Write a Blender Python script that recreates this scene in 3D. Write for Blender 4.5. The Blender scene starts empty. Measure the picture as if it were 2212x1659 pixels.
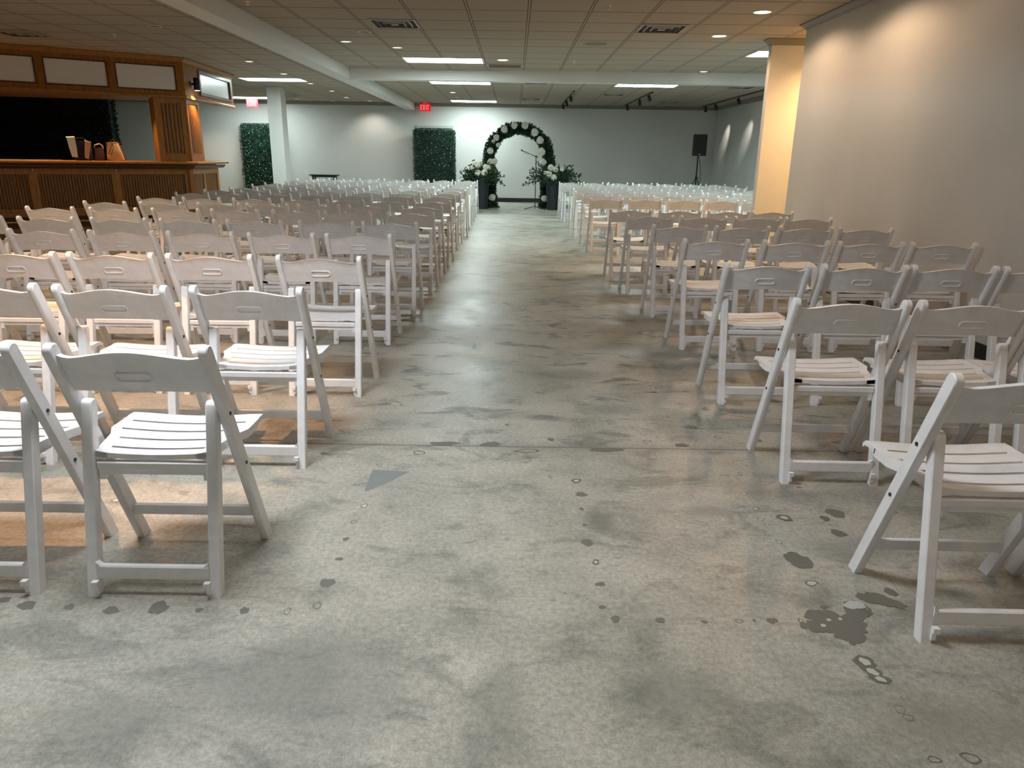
import bpy, bmesh, math, random
from mathutils import Vector, Matrix
random.seed(7)
PI = math.pi
S = bpy.context.scene
COL = S.collection

# ------------------------------------------------------------------ camera, world, exposure
CAM_H = 1.30
pitch, yaw, roll, FPX = .3009, -.0001, .0151, 1576.05
fw = Vector((-math.sin(yaw)*math.cos(pitch), math.cos(yaw)*math.cos(pitch), -math.sin(pitch)))
rt = fw.cross(Vector((0, 0, 1))).normalized()
up = rt.cross(fw)
cr, sr = math.cos(roll), math.sin(roll)
ri = rt*cr + up*sr
ui = -rt*sr + up*cr
cam = bpy.data.cameras.new('camera')
camo = bpy.data.objects.new('camera', cam)
COL.objects.link(camo)
camo.matrix_world = Matrix(((ri.x, ui.x, -fw.x, 0), (ri.y, ui.y, -fw.y, 0), (ri.z, ui.z, -fw.z, CAM_H), (0, 0, 0, 1)))
cam.sensor_fit = 'HORIZONTAL'
cam.sensor_width = 36
cam.lens = 36*FPX/2212
cam.clip_start = .05
cam.clip_end = 100
S.camera = camo

w = bpy.data.worlds.new('world')
S.world = w
w.use_nodes = True
w.node_tree.nodes['Background'].inputs[0].default_value = (.5, .55, .6, 1)
w.node_tree.nodes['Background'].inputs[1].default_value = 0.0
S.view_settings.view_transform = 'Standard'
S.view_settings.look = 'None'
S.view_settings.exposure = 0.84
S.view_settings.gamma = 1
S.view_settings.use_curve_mapping = False
S.cycles.max_bounces = 6
S.cycles.diffuse_bounces = 4
S.cycles.glossy_bounces = 2
S.cycles.sample_clamp_indirect = 8
S.cycles.caustics_reflective = False
S.cycles.caustics_refractive = False

COOL = (.84, 1.0, .98)
NEUT = (1.0, .93, .84)
WARM = (1.0, .66, .41)
TROFFER = 21.0       # emission of the far fluorescent diffusers
TROFFER_NEAR = 24.0  # the fixture over the near seats

# ------------------------------------------------------------------ materials
def mat(name, col=(.8, .8, .8), rough=.5, metal=0, emit=None, estr=0, spec=.5, coat=0):
    m = bpy.data.materials.new(name)
    m.use_nodes = True
    b = m.node_tree.nodes['Principled BSDF']
    b.inputs['Base Color'].default_value = (*col, 1)
    b.inputs['Roughness'].default_value = rough
    b.inputs['Metallic'].default_value = metal
    b.inputs['Specular IOR Level'].default_value = spec
    b.inputs['Coat Weight'].default_value = coat
    if emit:
        b.inputs['Emission Color'].default_value = (*emit, 1)
        b.inputs['Emission Strength'].default_value = estr
    return m

class NT:
    def __init__(s, m):
        s.t = m.node_tree; s.n = s.t.nodes; s.l = s.t.links
        s.b = s.n['Principled BSDF']
    def new(s, typ, **kw):
        n = s.n.new(typ)
        for k, v in kw.items():
            setattr(n, k, v)
        return n
    def math(s, op, a, b=None, c=None, clamp=False):
        n = s.n.new('ShaderNodeMath'); n.operation = op; n.use_clamp = clamp
        for i, v in enumerate((a, b, c)):
            if v is None: continue
            if isinstance(v, (int, float)): n.inputs[i].default_value = v
            else: s.l.new(v, n.inputs[i])
        return n.outputs[0]
    def mix(s, f, a, b, blend='MIX'):
        n = s.n.new('ShaderNodeMix'); n.data_type = 'RGBA'; n.blend_type = blend
        for i, v in ((0, f), (6, a), (7, b)):
            if isinstance(v, (int, float)): n.inputs[i].default_value = v
            elif isinstance(v, tuple): n.inputs[i].default_value = (*v, 1)
            else: s.l.new(v, n.inputs[i])
        return n.outputs[2]
    def noise(s, vec, scale, detail=3, rough=.5, dist=0):
        n = s.n.new('ShaderNodeTexNoise')
        n.inputs['Scale'].default_value = scale; n.inputs['Detail'].default_value = detail
        n.inputs['Roughness'].default_value = rough; n.inputs['Distortion'].default_value = dist
        if vec is not None: s.l.new(vec, n.inputs['Vector'])
        return n.outputs['Fac']
    def ramp(s, f, stops):
        n = s.n.new('ShaderNodeValToRGB')
        while len(n.color_ramp.elements) < len(stops): n.color_ramp.elements.new(.5)
        for e, (p, c) in zip(n.color_ramp.elements, stops):
            e.position = p; e.color = (*c, 1) if len(c) == 3 else c
        s.l.new(f, n.inputs[0])
        return n.outputs[0]
    def obj(s):
        return s.new('ShaderNodeTexCoord').outputs['Object']
    def mapping(s, vec, scale=(1, 1, 1), loc=(0, 0, 0), rot=(0, 0, 0)):
        n = s.new('ShaderNodeMapping')
        n.inputs['Scale'].default_value = scale; n.inputs['Location'].default_value = loc; n.inputs['Rotation'].default_value = rot
        s.l.new(vec, n.inputs[0])
        return n.outputs[0]
    def bump(s, h, strength=.2, dist=.01):
        n = s.new('ShaderNodeBump')
        n.inputs['Strength'].default_value = strength; n.inputs['Distance'].default_value = dist
        s.l.new(h, n.inputs['Height']); s.l.new(n.outputs[0], s.b.inputs['Normal'])

M = {}
# chair plastic: off white, a little grain and dirt
m = mat('chair_resin', (.80, .79, .79), .42); q = NT(m)
o_ = q.obj()
n1 = q.noise(o_, 14, 4, .6)
q.l.new(q.ramp(n1, [(.3, (.74, .735, .74)), (.6, (.83, .825, .83))]), q.b.inputs['Base Color'])
q.bump(q.noise(o_, 260, 2), .06, .002)
M['chair'] = m
M['bolt'] = mat('bolt_steel', (.05, .05, .055), .35, .8)
M['rubber'] = mat('black_rubber', (.015, .015, .016), .6)

m = mat('wall_paint', (.60, .60, .575), .5); q = NT(m)
o_ = q.obj()
q.l.new(q.ramp(q.noise(o_, 1.3, 4, .6), [(.3, (.575, .575, .55)), (.7, (.615, .615, .59))]), q.b.inputs['Base Color'])
q.bump(q.noise(o_, 90, 3), .12, .002)
M['wall'] = m
m = mat('wall_paint_satin', (.58, .575, .55), .34); q = NT(m)
o_ = q.obj()
q.l.new(q.ramp(q.noise(o_, 1.1, 4, .6), [(.3, (.55, .545, .525)), (.7, (.60, .595, .57))]), q.b.inputs['Base Color'])
q.bump(q.noise(o_, 28, 4, .6), .22, .004)
M['wall_satin'] = m
M['white_paint'] = mat('beam_paint', (.66, .66, .63), .45)
M['crown'] = mat('crown_paint', (.20, .185, .155), .45)
M['black_base'] = mat('black_baseboard', (.012, .012, .013), .45)

# ceiling: square lay-in tiles in a painted grid
TILE = .6505; GX = -.528; GY = 8.572
m = mat('ceiling_tile', (.32, .27, .21), .9); q = NT(m)
o_ = q.obj()
sep = q.new('ShaderNodeSeparateXYZ'); q.l.new(o_, sep.inputs[0])
def gridd(c, off):
    u = q.math('DIVIDE', q.math('SUBTRACT', c, off), TILE)
    r = q.math('SUBTRACT', u, q.math('ROUND', u))
    return q.math('MULTIPLY', q.math('ABSOLUTE', r), TILE)
# beyond the cross beam the grid starts afresh
far = q.math('GREATER_THAN', sep.outputs[1], 14.2)
offy = q.math('ADD', GY, q.math('MULTIPLY', far, (16.15 - (GY + 11*TILE))))
dx = gridd(sep.outputs[0], GX)
uy = q.math('DIVIDE', q.math('SUBTRACT', sep.outputs[1], offy), TILE)
dy = q.math('MULTIPLY', q.math('ABSOLUTE', q.math('SUBTRACT', uy, q.math('ROUND', uy))), TILE)
ex = q.math('LESS_THAN', q.math('ABSOLUTE', q.math('SUBTRACT', dx, .0135)), .0055)
bx_ = q.math('LESS_THAN', dx, .010)
ey = q.math('LESS_THAN', q.math('ABSOLUTE', q.math('SUBTRACT', dy, .0085)), .0065)
dark = q.math('MAXIMUM', ex, q.math('MULTIPLY', ey, q.math('SUBTRACT', 1, bx_)))
tilec = q.ramp(q.noise(o_, 160, 3, .7), [(.35, (.36, .31, .245)), (.65, (.42, .365, .29))])
c1 = q.mix(bx_, tilec, (.41, .36, .29))
c2 = q.mix(dark, c1, (.12, .10, .075))
q.l.new(c2, q.b.inputs['Base Color'])
M['ceil'] = m

# floor: sealed, stained concrete
SMUDGE = [(.335, 2.46, .07, .13, .75), (.78, 2.56, .13, .07, .5), (.43, 1.55, .20, .12, .45), (-.02, 1.50, .10, .22, .4), (-.55, 1.58, .42, .26, .5), (-.95, 1.42, .22, .12, .4), (1.12, 1.45, .28, .12, .5),
          (1.02, 2.75, .16, .12, .45), (-.08, 3.65, .35, .12, .4), (.35, 4.4, .32, .16, .55), (.55, 3.75, .22, .12, .5), (.75, 5.2, .3, .2, .45), (1.25, 2.28, .25, .12, .45)]
m = mat('sealed_concrete', (.4, .4, .37), .32); q = NT(m)
o_ = q.obj()
big = q.noise(o_, .42, 5, .6, .4)
mid = q.noise(o_, 1.3, 5, .62, .5)
sm = q.noise(o_, 4.2, 5, .6, .2)
fine = q.noise(o_, 55, 4, .7)
grit = q.noise(o_, 320, 3, .8)
c = q.ramp(big, [(.34, (.17, .175, .155)), (.46, (.37, .355, .31)), (.60, (.50, .475, .415))])
c = q.mix(q.ramp(mid, [(.42, (.75, .75, .75)), (.58, (0, 0, 0))]), c, (.165, .172, .152))
c = q.mix(.55, c, q.ramp(sm, [(.30, (.17, .17, .15)), (.45, (.38, .365, .32)), (.75, (.50, .475, .42))]))
# darker cloudy stains, denser far down the aisle
mp = q.mapping(o_, (1.2, 2.3, 1))
cl = q.noise(mp, 2.3, 6, .68, .9)
sepf = q.new('ShaderNodeSeparateXYZ'); q.l.new(o_, sepf.inputs[0])
farm = q.math('MULTIPLY', q.math('SUBTRACT', sepf.outputs[1], 2.6), .8, clamp=True)
farm = q.math('ADD', .45, q.math('MULTIPLY', farm, .45))
clm = q.math('MULTIPLY', q.math('MULTIPLY', q.math('SUBTRACT', .465, cl), 9, clamp=True), farm)
c = q.mix(clm, c, (.10, .105, .098))
# small oil marks
cl2 = q.noise(q.mapping(o_, (1, 1.6, 1), (4, 9, 0)), 4.5, 4, .6, 1.2)
clm2 = q.math('MULTIPLY', q.math('MULTIPLY', q.math('SUBTRACT', .34, cl2), 14, clamp=True), farm)
c = q.mix(clm2, c, (.075, .075, .07))
c = q.mix(.75, c, q.ramp(fine, [(.28, (.30, .30, .29)), (.72, (.68, .68, .66))]), 'OVERLAY')
c = q.mix(.6, c, q.ramp(q.noise(o_, 150, 3, .8), [(.3, (.33, .33, .33)), (.7, (.66, .66, .65))]), 'OVERLAY')
c = q.mix(q.ramp(grit, [(.32, (.6, .6, .6)), (.42, (0, 0, 0))]), c, (.17, .17, .15))
# broad soft smudges left by old traffic, and a rougher scuffed area
def smudge(c, x, y, rx, ry, k, col, rot=0.):
    mp_ = q.mapping(o_, (1/rx, 1/ry, 0), (-x/rx, -y/ry, 0)) if not rot else None
    n3 = q.new('ShaderNodeVectorMath'); n3.operation = 'LENGTH'
    v3 = q.new('ShaderNodeVectorMath'); v3.operation = 'ADD'
    v4 = q.new('ShaderNodeVectorMath'); v4.operation = 'SCALE'; v4.inputs['Scale'].default_value = .9
    v5 = q.new('ShaderNodeVectorMath'); v5.operation = 'SUBTRACT'; v5.inputs[1].default_value = (.5, .5, .5)
    q.l.new(smn.outputs['Color'], v5.inputs[0]); q.l.new(v5.outputs[0], v4.inputs[0])
    q.l.new(mp_, v3.inputs[0]); q.l.new(v4.outputs[0], v3.inputs[1]); q.l.new(v3.outputs[0], n3.inputs[0])
    f = q.math('MULTIPLY', q.math('MULTIPLY', q.math('SUBTRACT', 1.0, n3.outputs['Value']), 1.6, clamp=True), k)
    return q.mix(f, c, col)
smn = q.new('ShaderNodeTexNoise'); smn.inputs['Scale'].default_value = 3.2; smn.inputs['Detail'].default_value = 5; q.l.new(o_, smn.inputs['Vector'])
for (x_, y_, rx_, ry_, k_) in SMUDGE:
    c = smudge(c, x_, y_, rx_, ry_, k_, (.15, .155, .138))
# faint ring stains
vor = q.new('ShaderNodeTexVoronoi'); vor.inputs['Scale'].default_value = 2.3
vv = q.new('ShaderNodeVectorMath'); vv.operation = 'ADD'
nz = q.new('ShaderNodeTexNoise'); nz.inputs['Scale'].default_value = 5; q.l.new(o_, nz.inputs['Vector'])
vs = q.new('ShaderNodeVectorMath'); vs.operation = 'SCALE'; vs.inputs['Scale'].default_value = .22
q.l.new(nz.outputs['Color'], vs.inputs[0]); q.l.new(o_, vv.inputs[0]); q.l.new(vs.outputs[0], vv.inputs[1]); q.l.new(vv.outputs[0], vor.inputs['Vector'])
ring = q.math('LESS_THAN', q.math('ABSOLUTE', q.math('SUBTRACT', vor.outputs['Distance'], .085)), .006)
ring = q.math('MULTIPLY', ring, q.math('MULTIPLY', farm, .6))
c = q.mix(ring, c, (.12, .12, .11))
# hairline cracks
vc = q.new('ShaderNodeTexVoronoi'); vc.feature = 'DISTANCE_TO_EDGE'; vc.inputs['Scale'].default_value = .75
q.l.new(vv.outputs[0], vc.inputs['Vector'])
crk = q.math('LESS_THAN', vc.outputs['Distance'], .0016)
c = q.mix(q.math('MULTIPLY', crk, .16), c, (.16, .16, .15))
# saw-cut joint across the room
jn = q.math('MULTIPLY', q.math('SUBTRACT', q.noise(o_, 3, 4), .5), .02)
jy = q.math('ABSOLUTE', q.math('SUBTRACT', q.math('ADD', sepf.outputs[1], jn), 3.195))
c = q.mix(q.math('LESS_THAN', jy, .0045), c, (.08, .078, .07))
c = q.mix(q.math('MULTIPLY', q.math('SUBTRACT', 1, q.math('MULTIPLY', jy, 14), clamp=True), q.math('MULTIPLY', sm, .7)), c, (.17, .165, .15))
q.l.new(c, q.b.inputs['Base Color'])
q.l.new(q.ramp(mid, [(.3, (.34, .34, .34)), (.7, (.50, .50, .50))]), q.b.inputs['Roughness'])
q.bump(q.noise(o_, 38, 5, .7), .10, .004)
M['floor'] = m
M['stain'] = mat('bare_dark_patch', (.15, .145, .12), .6)
M['glue'] = mat('pale_residue', (.50, .50, .45), .7)
M['patch'] = mat('grey_repair', (.20, .22, .215), .55)

def wood(name, c0, c1, c2, rough=.35):
    m = mat(name, c1, rough+.10, coat=.08, spec=.35); q = NT(m)
    o_ = q.obj()
    n = q.noise(q.mapping(o_, (9, 9, 1.1)), 3.2, 6, .65, 1.6)
    n2 = q.noise(q.mapping(o_, (60, 60, 2)), 4, 3, .6)
    c = q.ramp(n, [(.28, c0), (.5, c1), (.72, c2)])
    c = q.mix(.3, c, q.ramp(n2, [(.35, c0), (.65, c2)]))
    q.l.new(c, q.b.inputs['Base Color'])
    return m
M['oak'] = wood('varnished_oak', (.17, .062, .012), (.34, .135, .028), (.46, .21, .055))
M['oak_matte'] = wood('satin_oak', (.15, .055, .011), (.30, .12, .026), (.42, .19, .05), .5)
M['oak_matte'].node_tree.nodes['Principled BSDF'].inputs['Specular IOR Level'].default_value = .12
M['oak_matte'].node_tree.nodes['Principled BSDF'].inputs['Coat Weight'].default_value = 0
M['oak_rib'] = wood('oak_ribs', (.12, .05, .014), (.23, .10, .028), (.33, .155, .045), .45)
M['oak_dark'] = wood('dark_oak', (.05, .02, .008), (.09, .036, .012), (.13, .055, .02), .4)
M['panel_white'] = mat('milk_panel', (.82, .78, .72), .35)
M['panel_gloss'] = mat('milk_panel_gloss', (.85, .86, .86), .3)
M['black'] = mat('black_paint', (.010, .010, .011), .5)
M['black_gloss'] = mat('black_plastic', (.012, .012, .013), .35)
M['trim_white'] = mat('trim_white', (.75, .73, .68), .4)
M['vent'] = mat('vent_metal', (.40, .37, .33), .5)
M['vent_dark'] = mat('vent_gap', (.008, .008, .009), .8)
M['grille'] = mat('grille_brown', (.22, .19, .15), .7)
M['troffer'] = mat('troffer_lens', (.9, .9, .9), .4, emit=COOL, estr=TROFFER)
M['troffer_near'] = mat('troffer_lens_near', (.9, .9, .9), .4, emit=(.90, .95, 1.0), estr=TROFFER_NEAR)
M['fill_rear'] = mat('fill_lens_rear', (.9, .9, .9), .4, emit=(1.0, .96, .93), estr=6)  # weak glow of the added fill panel behind the camera
M['dl_on'] = mat('downlight_lens_on', (.9, .9, .9), .4, emit=(1.0, .86, .58), estr=9)
M['dl_mid'] = mat('downlight_lens_mid', (.9, .9, .9), .4, emit=(1.0, .97, .88), estr=2.6)
M['dl_dim'] = mat('downlight_lens_dim', (.8, .8, .78), .4, emit=(1.0, .95, .85), estr=.8)
M['dl_off'] = mat('downlight_lens_off', (.03, .028, .025), .4)
M['exit_red'] = mat('exit_red', (.35, .008, .015), .5, emit=(1.0, .01, .03), estr=.30)
M['exit_letter'] = mat('exit_letter', (.4, .12, .12), .5, emit=(1.0, .35, .33), estr=.4)
M['leaf_dark'] = mat('leaf_dark', (.012, .045, .022), .55)
M['leaf_mid'] = mat('leaf_mid', (.03, .075, .03), .5)
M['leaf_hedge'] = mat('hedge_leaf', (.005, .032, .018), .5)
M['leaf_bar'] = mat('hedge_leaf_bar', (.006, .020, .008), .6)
M['leaf_lime'] = mat('leaf_lime', (.22, .34, .05), .5)
M['petal'] = mat('white_petal', (.70, .67, .60), .6)
M['bud'] = mat('small_white_bud', (.75, .80, .60), .5)
M['vase'] = mat('slate_vase', (.010, .013, .017), .6)
M['chrome'] = mat('chrome', (.55, .55, .55), .2, 1)
M['brass'] = mat('brass', (.45, .30, .10), .3, 1)
M['cream'] = mat('cream_cloth', (.86, .78, .60), .8)
M['peach'] = mat('peach_cloth', (.70, .36, .20), .8)
M['tan'] = mat('tan_leather', (.66, .38, .15), .55)
M['brown'] = mat('brown_leather', (.10, .035, .02), .35)
M['navy'] = mat('black_canvas', (.010, .010, .014), .7)
M['outlet'] = mat('outlet_plate', (.62, .64, .62), .4)
M['door'] = mat('door_paint', (.45, .47, .45), .5)
M['counter'] = mat('counter_laminate', (.45, .42, .40), .15)

# ------------------------------------------------------------------ mesh helpers
class MB:
    def __init__(s): s.v = []; s.f = []; s.mi = []
    def add(s, vs, fs, mi=0):
        b = len(s.v); s.v += [tuple(p) for p in vs]; s.f += [tuple(i + b for i in f) for f in fs]; s.mi += [mi]*len(fs)
    def box(s, x0, x1, y0, y1, z0, z1, mi=0, mtx=None):
        vs = [Vector(p) for p in ((x0, y0, z0), (x1, y0, z0), (x1, y1, z0), (x0, y1, z0), (x0, y0, z1), (x1, y0, z1), (x1, y1, z1), (x0, y1, z1))]
        if mtx: vs = [mtx @ p for p in vs]
        s.add(vs, [(3, 2, 1, 0), (4, 5, 6, 7), (0, 1, 5, 4), (1, 2, 6, 5), (2, 3, 7, 6), (3, 0, 4, 7)], mi)
    def cbox(s, x0, x1, y0, y1, z0, z1, c, mtx=None, axis='x'):
        """box with chamfered long edges along axis"""
        if axis == 'x': a0, a1, b0, b1, l0, l1 = y0, y1, z0, z1, x0, x1
        elif axis == 'y': a0, a1, b0, b1, l0, l1 = z0, z1, x0, x1, y0, y1
        else: a0, a1, b0, b1, l0, l1 = x0, x1, y0, y1, z0, z1
        pr = [(a0+c, b0), (a1-c, b0), (a1, b0+c), (a1, b1-c), (a1-c, b1), (a0+c, b1), (a0, b1-c), (a0, b0+c)]
        def P(a, b, l):
            p = {'x': (l, a, b), 'y': (b, l, a), 'z': (a, b, l)}[axis]
            p = Vector(p)
            return mtx @ p if mtx else p
        vs = [P(a, b, l0) for a, b in pr] + [P(a, b, l1) for a, b in pr]
        fs = [(i, (i+1) % 8, (i+1) % 8+8, i+8) for i in range(8)] + [tuple(range(7, -1, -1)), tuple(range(8, 16))]
        s.add(vs, fs)
    def tube(s, pts, r, n=8, cap=True, mi=0):
        pts = [Vector(p) for p in pts]
        rs = r if isinstance(r, (list, tuple)) else [r]*len(pts)
        rings = []
        prev = None
        for i, p in enumerate(pts):
            d = (pts[min(i+1, len(pts)-1)] - pts[max(i-1, 0)])
            if d.length < 1e-9: d = Vector((0, 0, 1))
            d.normalize()
            if prev is None:
                a = Vector((0, 0, 1)) if abs(d.z) < .9 else Vector((1, 0, 0))
                u = d.cross(a).normalized()
            else:
                u = (prev - d*prev.dot(d)).normalized()
            prev = u
            v = d.cross(u)
            rings.append([p + (u*math.cos(t) + v*math.sin(t))*rs[i] for t in [2*PI*k/n for k in range(n)]])
        vs = [p for r_ in rings for p in r_]
        fs = []
        for i in range(len(rings)-1):
            for k in range(n):
                fs.append((i*n+k, i*n+(k+1) % n, (i+1)*n+(k+1) % n, (i+1)*n+k))
        if cap:
            fs.append(tuple(range(n-1, -1, -1))); fs.append(tuple((len(rings)-1)*n+k for k in range(n)))
        s.add(vs, fs, mi)
    def cyl(s, p0, p1, r, n=16, r1=None, mi=0):
        s.tube([p0, p1], [r, r if r1 is None else r1], n, True, mi)
    def lathe(s, prof, c=(0, 0, 0), n=24, mi=0, cap=True):
        vs = []; fs = []
        for r, z in prof:
            for k in range(n):
                t = 2*PI*k/n
                vs.append((c[0]+r*math.cos(t), c[1]+r*math.sin(t), c[2]+z))
        for i in range(len(prof)-1):
            for k in range(n):
                fs.append((i*n+k, i*n+(k+1) % n, (i+1)*n+(k+1) % n, (i+1)*n+k))
        if cap: fs.append(tuple(range(n-1, -1, -1))); fs.append(tuple((len(prof)-1)*n+k for k in range(n)))
        s.add(vs, fs, mi)
    def prism(s, poly, z0, z1, mi=0):
        n = len(poly)
        a = sum(poly[i][0]*poly[(i+1) % n][1]-poly[(i+1) % n][0]*poly[i][1] for i in range(n))
        if a < 0: poly = poly[::-1]
        vs = [(x, y, z0) for x, y in poly] + [(x, y, z1) for x, y in poly]
        fs = [tuple(range(n-1, -1, -1)), tuple(range(n, 2*n))] + [(i, (i+1) % n, (i+1) % n+n, i+n) for i in range(n)]
        s.add(vs, fs, mi)
    def sweep(s, pts, prof, mi=0, closed=False, up=(0, 0, 1)):
        """sweep 2D profile (side, up) along a horizontal polyline with mitres"""
        P = [Vector(p) for p in pts]; n = len(prof); U = Vector(up); rings = []
        m_ = len(P)
        for i, p in enumerate(P):
            if closed: d0 = (p-P[i-1]).normalized(); d1 = (P[(i+1) % m_]-p).normalized()
            else:
                d0 = (p-P[i-1]).normalized() if i else (P[1]-p).normalized()
                d1 = (P[i+1]-p).normalized() if i < m_-1 else d0
            n0 = d0.cross(U).normalized(); n1 = d1.cross(U).normalized()
            nn = (n0+n1).normalized(); k = 1/max(.3, nn.dot(n0))
            rings.append([p + nn*(a*k) + U*b for a, b in prof])
        vs = [p for r_ in rings for p in r_]; fs = []
        for i in range(m_ if closed else m_-1):
            j = (i+1) % m_
            for k in range(n):
                fs.append((i*n+k, j*n+k, j*n+(k+1) % n, i*n+(k+1) % n))
        if not closed:
            fs.append(tuple(range(n))); fs.append(tuple((m_-1)*n+k for k in range(n-1, -1, -1)))
        s.add(vs, fs, mi)
    def build(s, name, mats, parent=None, smooth=False):
        me = bpy.data.meshes.new(name)
        me.from_pydata(s.v, [], s.f)
        if not isinstance(mats, (list, tuple)): mats = [mats]
        for m_ in mats: me.materials.append(m_)
        me.polygons.foreach_set('material_index', s.mi)
        if smooth:
            me.polygons.foreach_set('use_smooth', [True]*len(s.f))
            me.set_sharp_from_angle(angle=math.radians(38))
        me.update()
        o = bpy.data.objects.new(name, me)
        COL.objects.link(o)
        if parent: o.parent = parent
        return o

def fixn(o):
    bm = bmesh.new(); bm.from_mesh(o.data); bmesh.ops.recalc_face_normals(bm, faces=bm.faces); bm.to_mesh(o.data); bm.free()
    return o
def thing(name, label, cat, loc=(0, 0, 0), rz=0, group=None):
    o = bpy.data.objects.new(name, None); COL.objects.link(o)
    o.location = loc; o.rotation_euler = (0, 0, rz); o.empty_display_size = .1
    o['label'] = label; o['category'] = cat
    if group: o['group'] = group
    return o
def tag(o, label, cat, group=None, kind=None):
    o['label'] = label; o['category'] = cat
    if group: o['group'] = group
    if kind: o['kind'] = kind
    return o
def struct(o, label=None, cat=None):
    o['kind'] = 'structure'
    if label: o['label'] = label
    if cat: o['category'] = cat
    return o
def light(kind, name, loc, parent=None, energy=50, color=(1, 1, 1), target=None, size=.1, spot=1.6, blend=.6):
    l = bpy.data.lights.new(name, kind)
    l.energy = energy; l.color = color
    if kind == 'SPOT':
        l.spot_size = spot; l.spot_blend = blend; l.shadow_soft_size = size
    elif kind == 'POINT': l.shadow_soft_size = size
    o = bpy.data.objects.new(name, l); COL.objects.link(o)
    o.location = loc
    if target is not None:
        d = Vector(target) - Vector(loc)
        o.rotation_euler = d.to_track_quat('-Z', 'Y').to_euler()
    if parent: o.parent = parent
    return o

# ------------------------------------------------------------------ room shell
HC = 2.79
XR, XL, YB, YF = 3.28, -15.5, 22.9, -3.5
XRB = 5.93

def slab(name, *a, m='wall', **k):
    b = MB(); b.box(*a); return struct(b.build(name, M[m]), **k)
floor = slab('floor', XL-.2, 8.2, YF-.2, YB+.2, -.12, 0, m='floor', label='sealed grey concrete floor, cloudy and spotted with old stains', cat='floor')
slab('ceiling', XL-.2, 8.2, YF-.2, YB+.2, HC, HC+.12, m='ceil', label='suspended ceiling of square beige tiles', cat='ceiling')
slab('wall_back', XL-.2, XRB+.2, YB, YB+.15, 0, HC, m='wall', label='pale painted end wall behind the flower arch', cat='wall')
slab('wall_left', XL-.15, XL, YF, YB, 0, HC, m='wall', label='pale wall behind the bar, out of view', cat='wall')
slab('wall_front', XL, 8, YF-.15, YF, 0, HC, m='wall', label='pale wall at the entrance end', cat='wall')
slab('wall_right', XR, XR+.16, YF, 9.10, 0, HC, m='wall_satin', label='near right wall with warm scallops of light, chairs against it', cat='wall')
b = MB(); b.box(3.25, 8, 10.17, 10.29, 0, HC)
struct(b.build('wall_partition', M['wall']), 'narrow wall end glowing warm orange beyond the near right wall', 'wall')
slab('wall_alcove', 6.6, 6.75, 9.10, 10.17, 0, HC, m='wall', label='end of the side passage', cat='wall')
slab('wall_passage', XR+.16, 6.75, 8.98, 9.10, 0, HC, m='wall', label='side passage wall', cat='wall')
slab('wall_right_rear', XRB, XRB+.15, 10.29, YB, 0, HC, m='wall', label='far right wall with two streaks of track light', cat='wall')

# beams
b = MB(); b.box(-3.23, -2.98, YF, YB, 2.60, HC-.001)
struct(b.build('ceiling_beam', M['white_paint']), 'long white beam running down the room to the end wall', 'beam')
b = MB(); b.box(-2.98, XRB, 14.07, 14.31, 2.60, HC-.001)
struct(b.build('ceiling_beam', M['white_paint']), 'white beam crossing the aisle below the ceiling', 'beam')
b = MB(); b.box(-5.83, -5.51, 18.25, 18.65, 0, HC-.001)
struct(b.build('column', M['white_paint']), 'square white column left of the chairs near the end wall', 'column')
b = MB(); b.box(-3.25, -3.23, YF, YB, HC-.03, HC-.002)
struct(b.build('trim_1', M['crown']))

# crown mouldings
def crownprof(w_, h): return [(0, 0), (w_, 0), (w_, -.012), (w_*.72, -h*.35), (w_*.3, -h*.72), (w_*.12, -h), (0, -h)]
b = MB(); b.sweep([(XRB, YB-.0, HC-.001), (-3.0+.02, YB, HC-.001)][::-1], crownprof(.07, .085)); struct(fixn(b.build('trim_2', M['crown'])))
b = MB(); b.sweep([(XL, YB, HC-.001), (-3.25, YB, HC-.001)], crownprof(.07, .085)); struct(fixn(b.build('trim_3', M['crown'])))
b = MB(); b.sweep([(XRB, YB, HC-.001), (XRB, 10.29, HC-.001)], crownprof(.07, .085)); struct(fixn(b.build('trim_4', M['crown'])))
b = MB(); b.sweep([(XR+.6, 9.10, HC-.001), (XR, 9.10, HC-.001), (XR, YF, HC-.001)], crownprof(.065, .06)[:]); struct(fixn(b.build('trim_5', M['crown'])))
b = MB(); b.sweep([(3.25, 10.29, HC-.001), (3.25, 10.17, HC-.001), (6.6, 10.17, HC-.001)], [(a, c) for a, c in crownprof(.075, .075)]); struct(fixn(b.build('trim_6', M['crown'])))
# baseboards
b = MB(); b.box(XL, XRB, YB-.015, YB, 0, .125); struct(b.build('baseboard_back', M['black_base']), 'black baseboard along the end wall', 'baseboard')
b = MB(); b.box(XR-.012, XR, YF, 9.10, 0, .105); struct(b.build('baseboard_right', M['black_base']), 'black baseboard of the near right wall', 'baseboard')
b = MB(); b.box(XRB-.012, XRB, 10.29, YB-.015, 0, .125); struct(b.build('baseboard_right_rear', M['black_base']))
b = MB(); b.box(3.238, 6.6, 10.158, 10.17, 0, .105); struct(b.build('baseboard_partition', M['black_base']))

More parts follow.
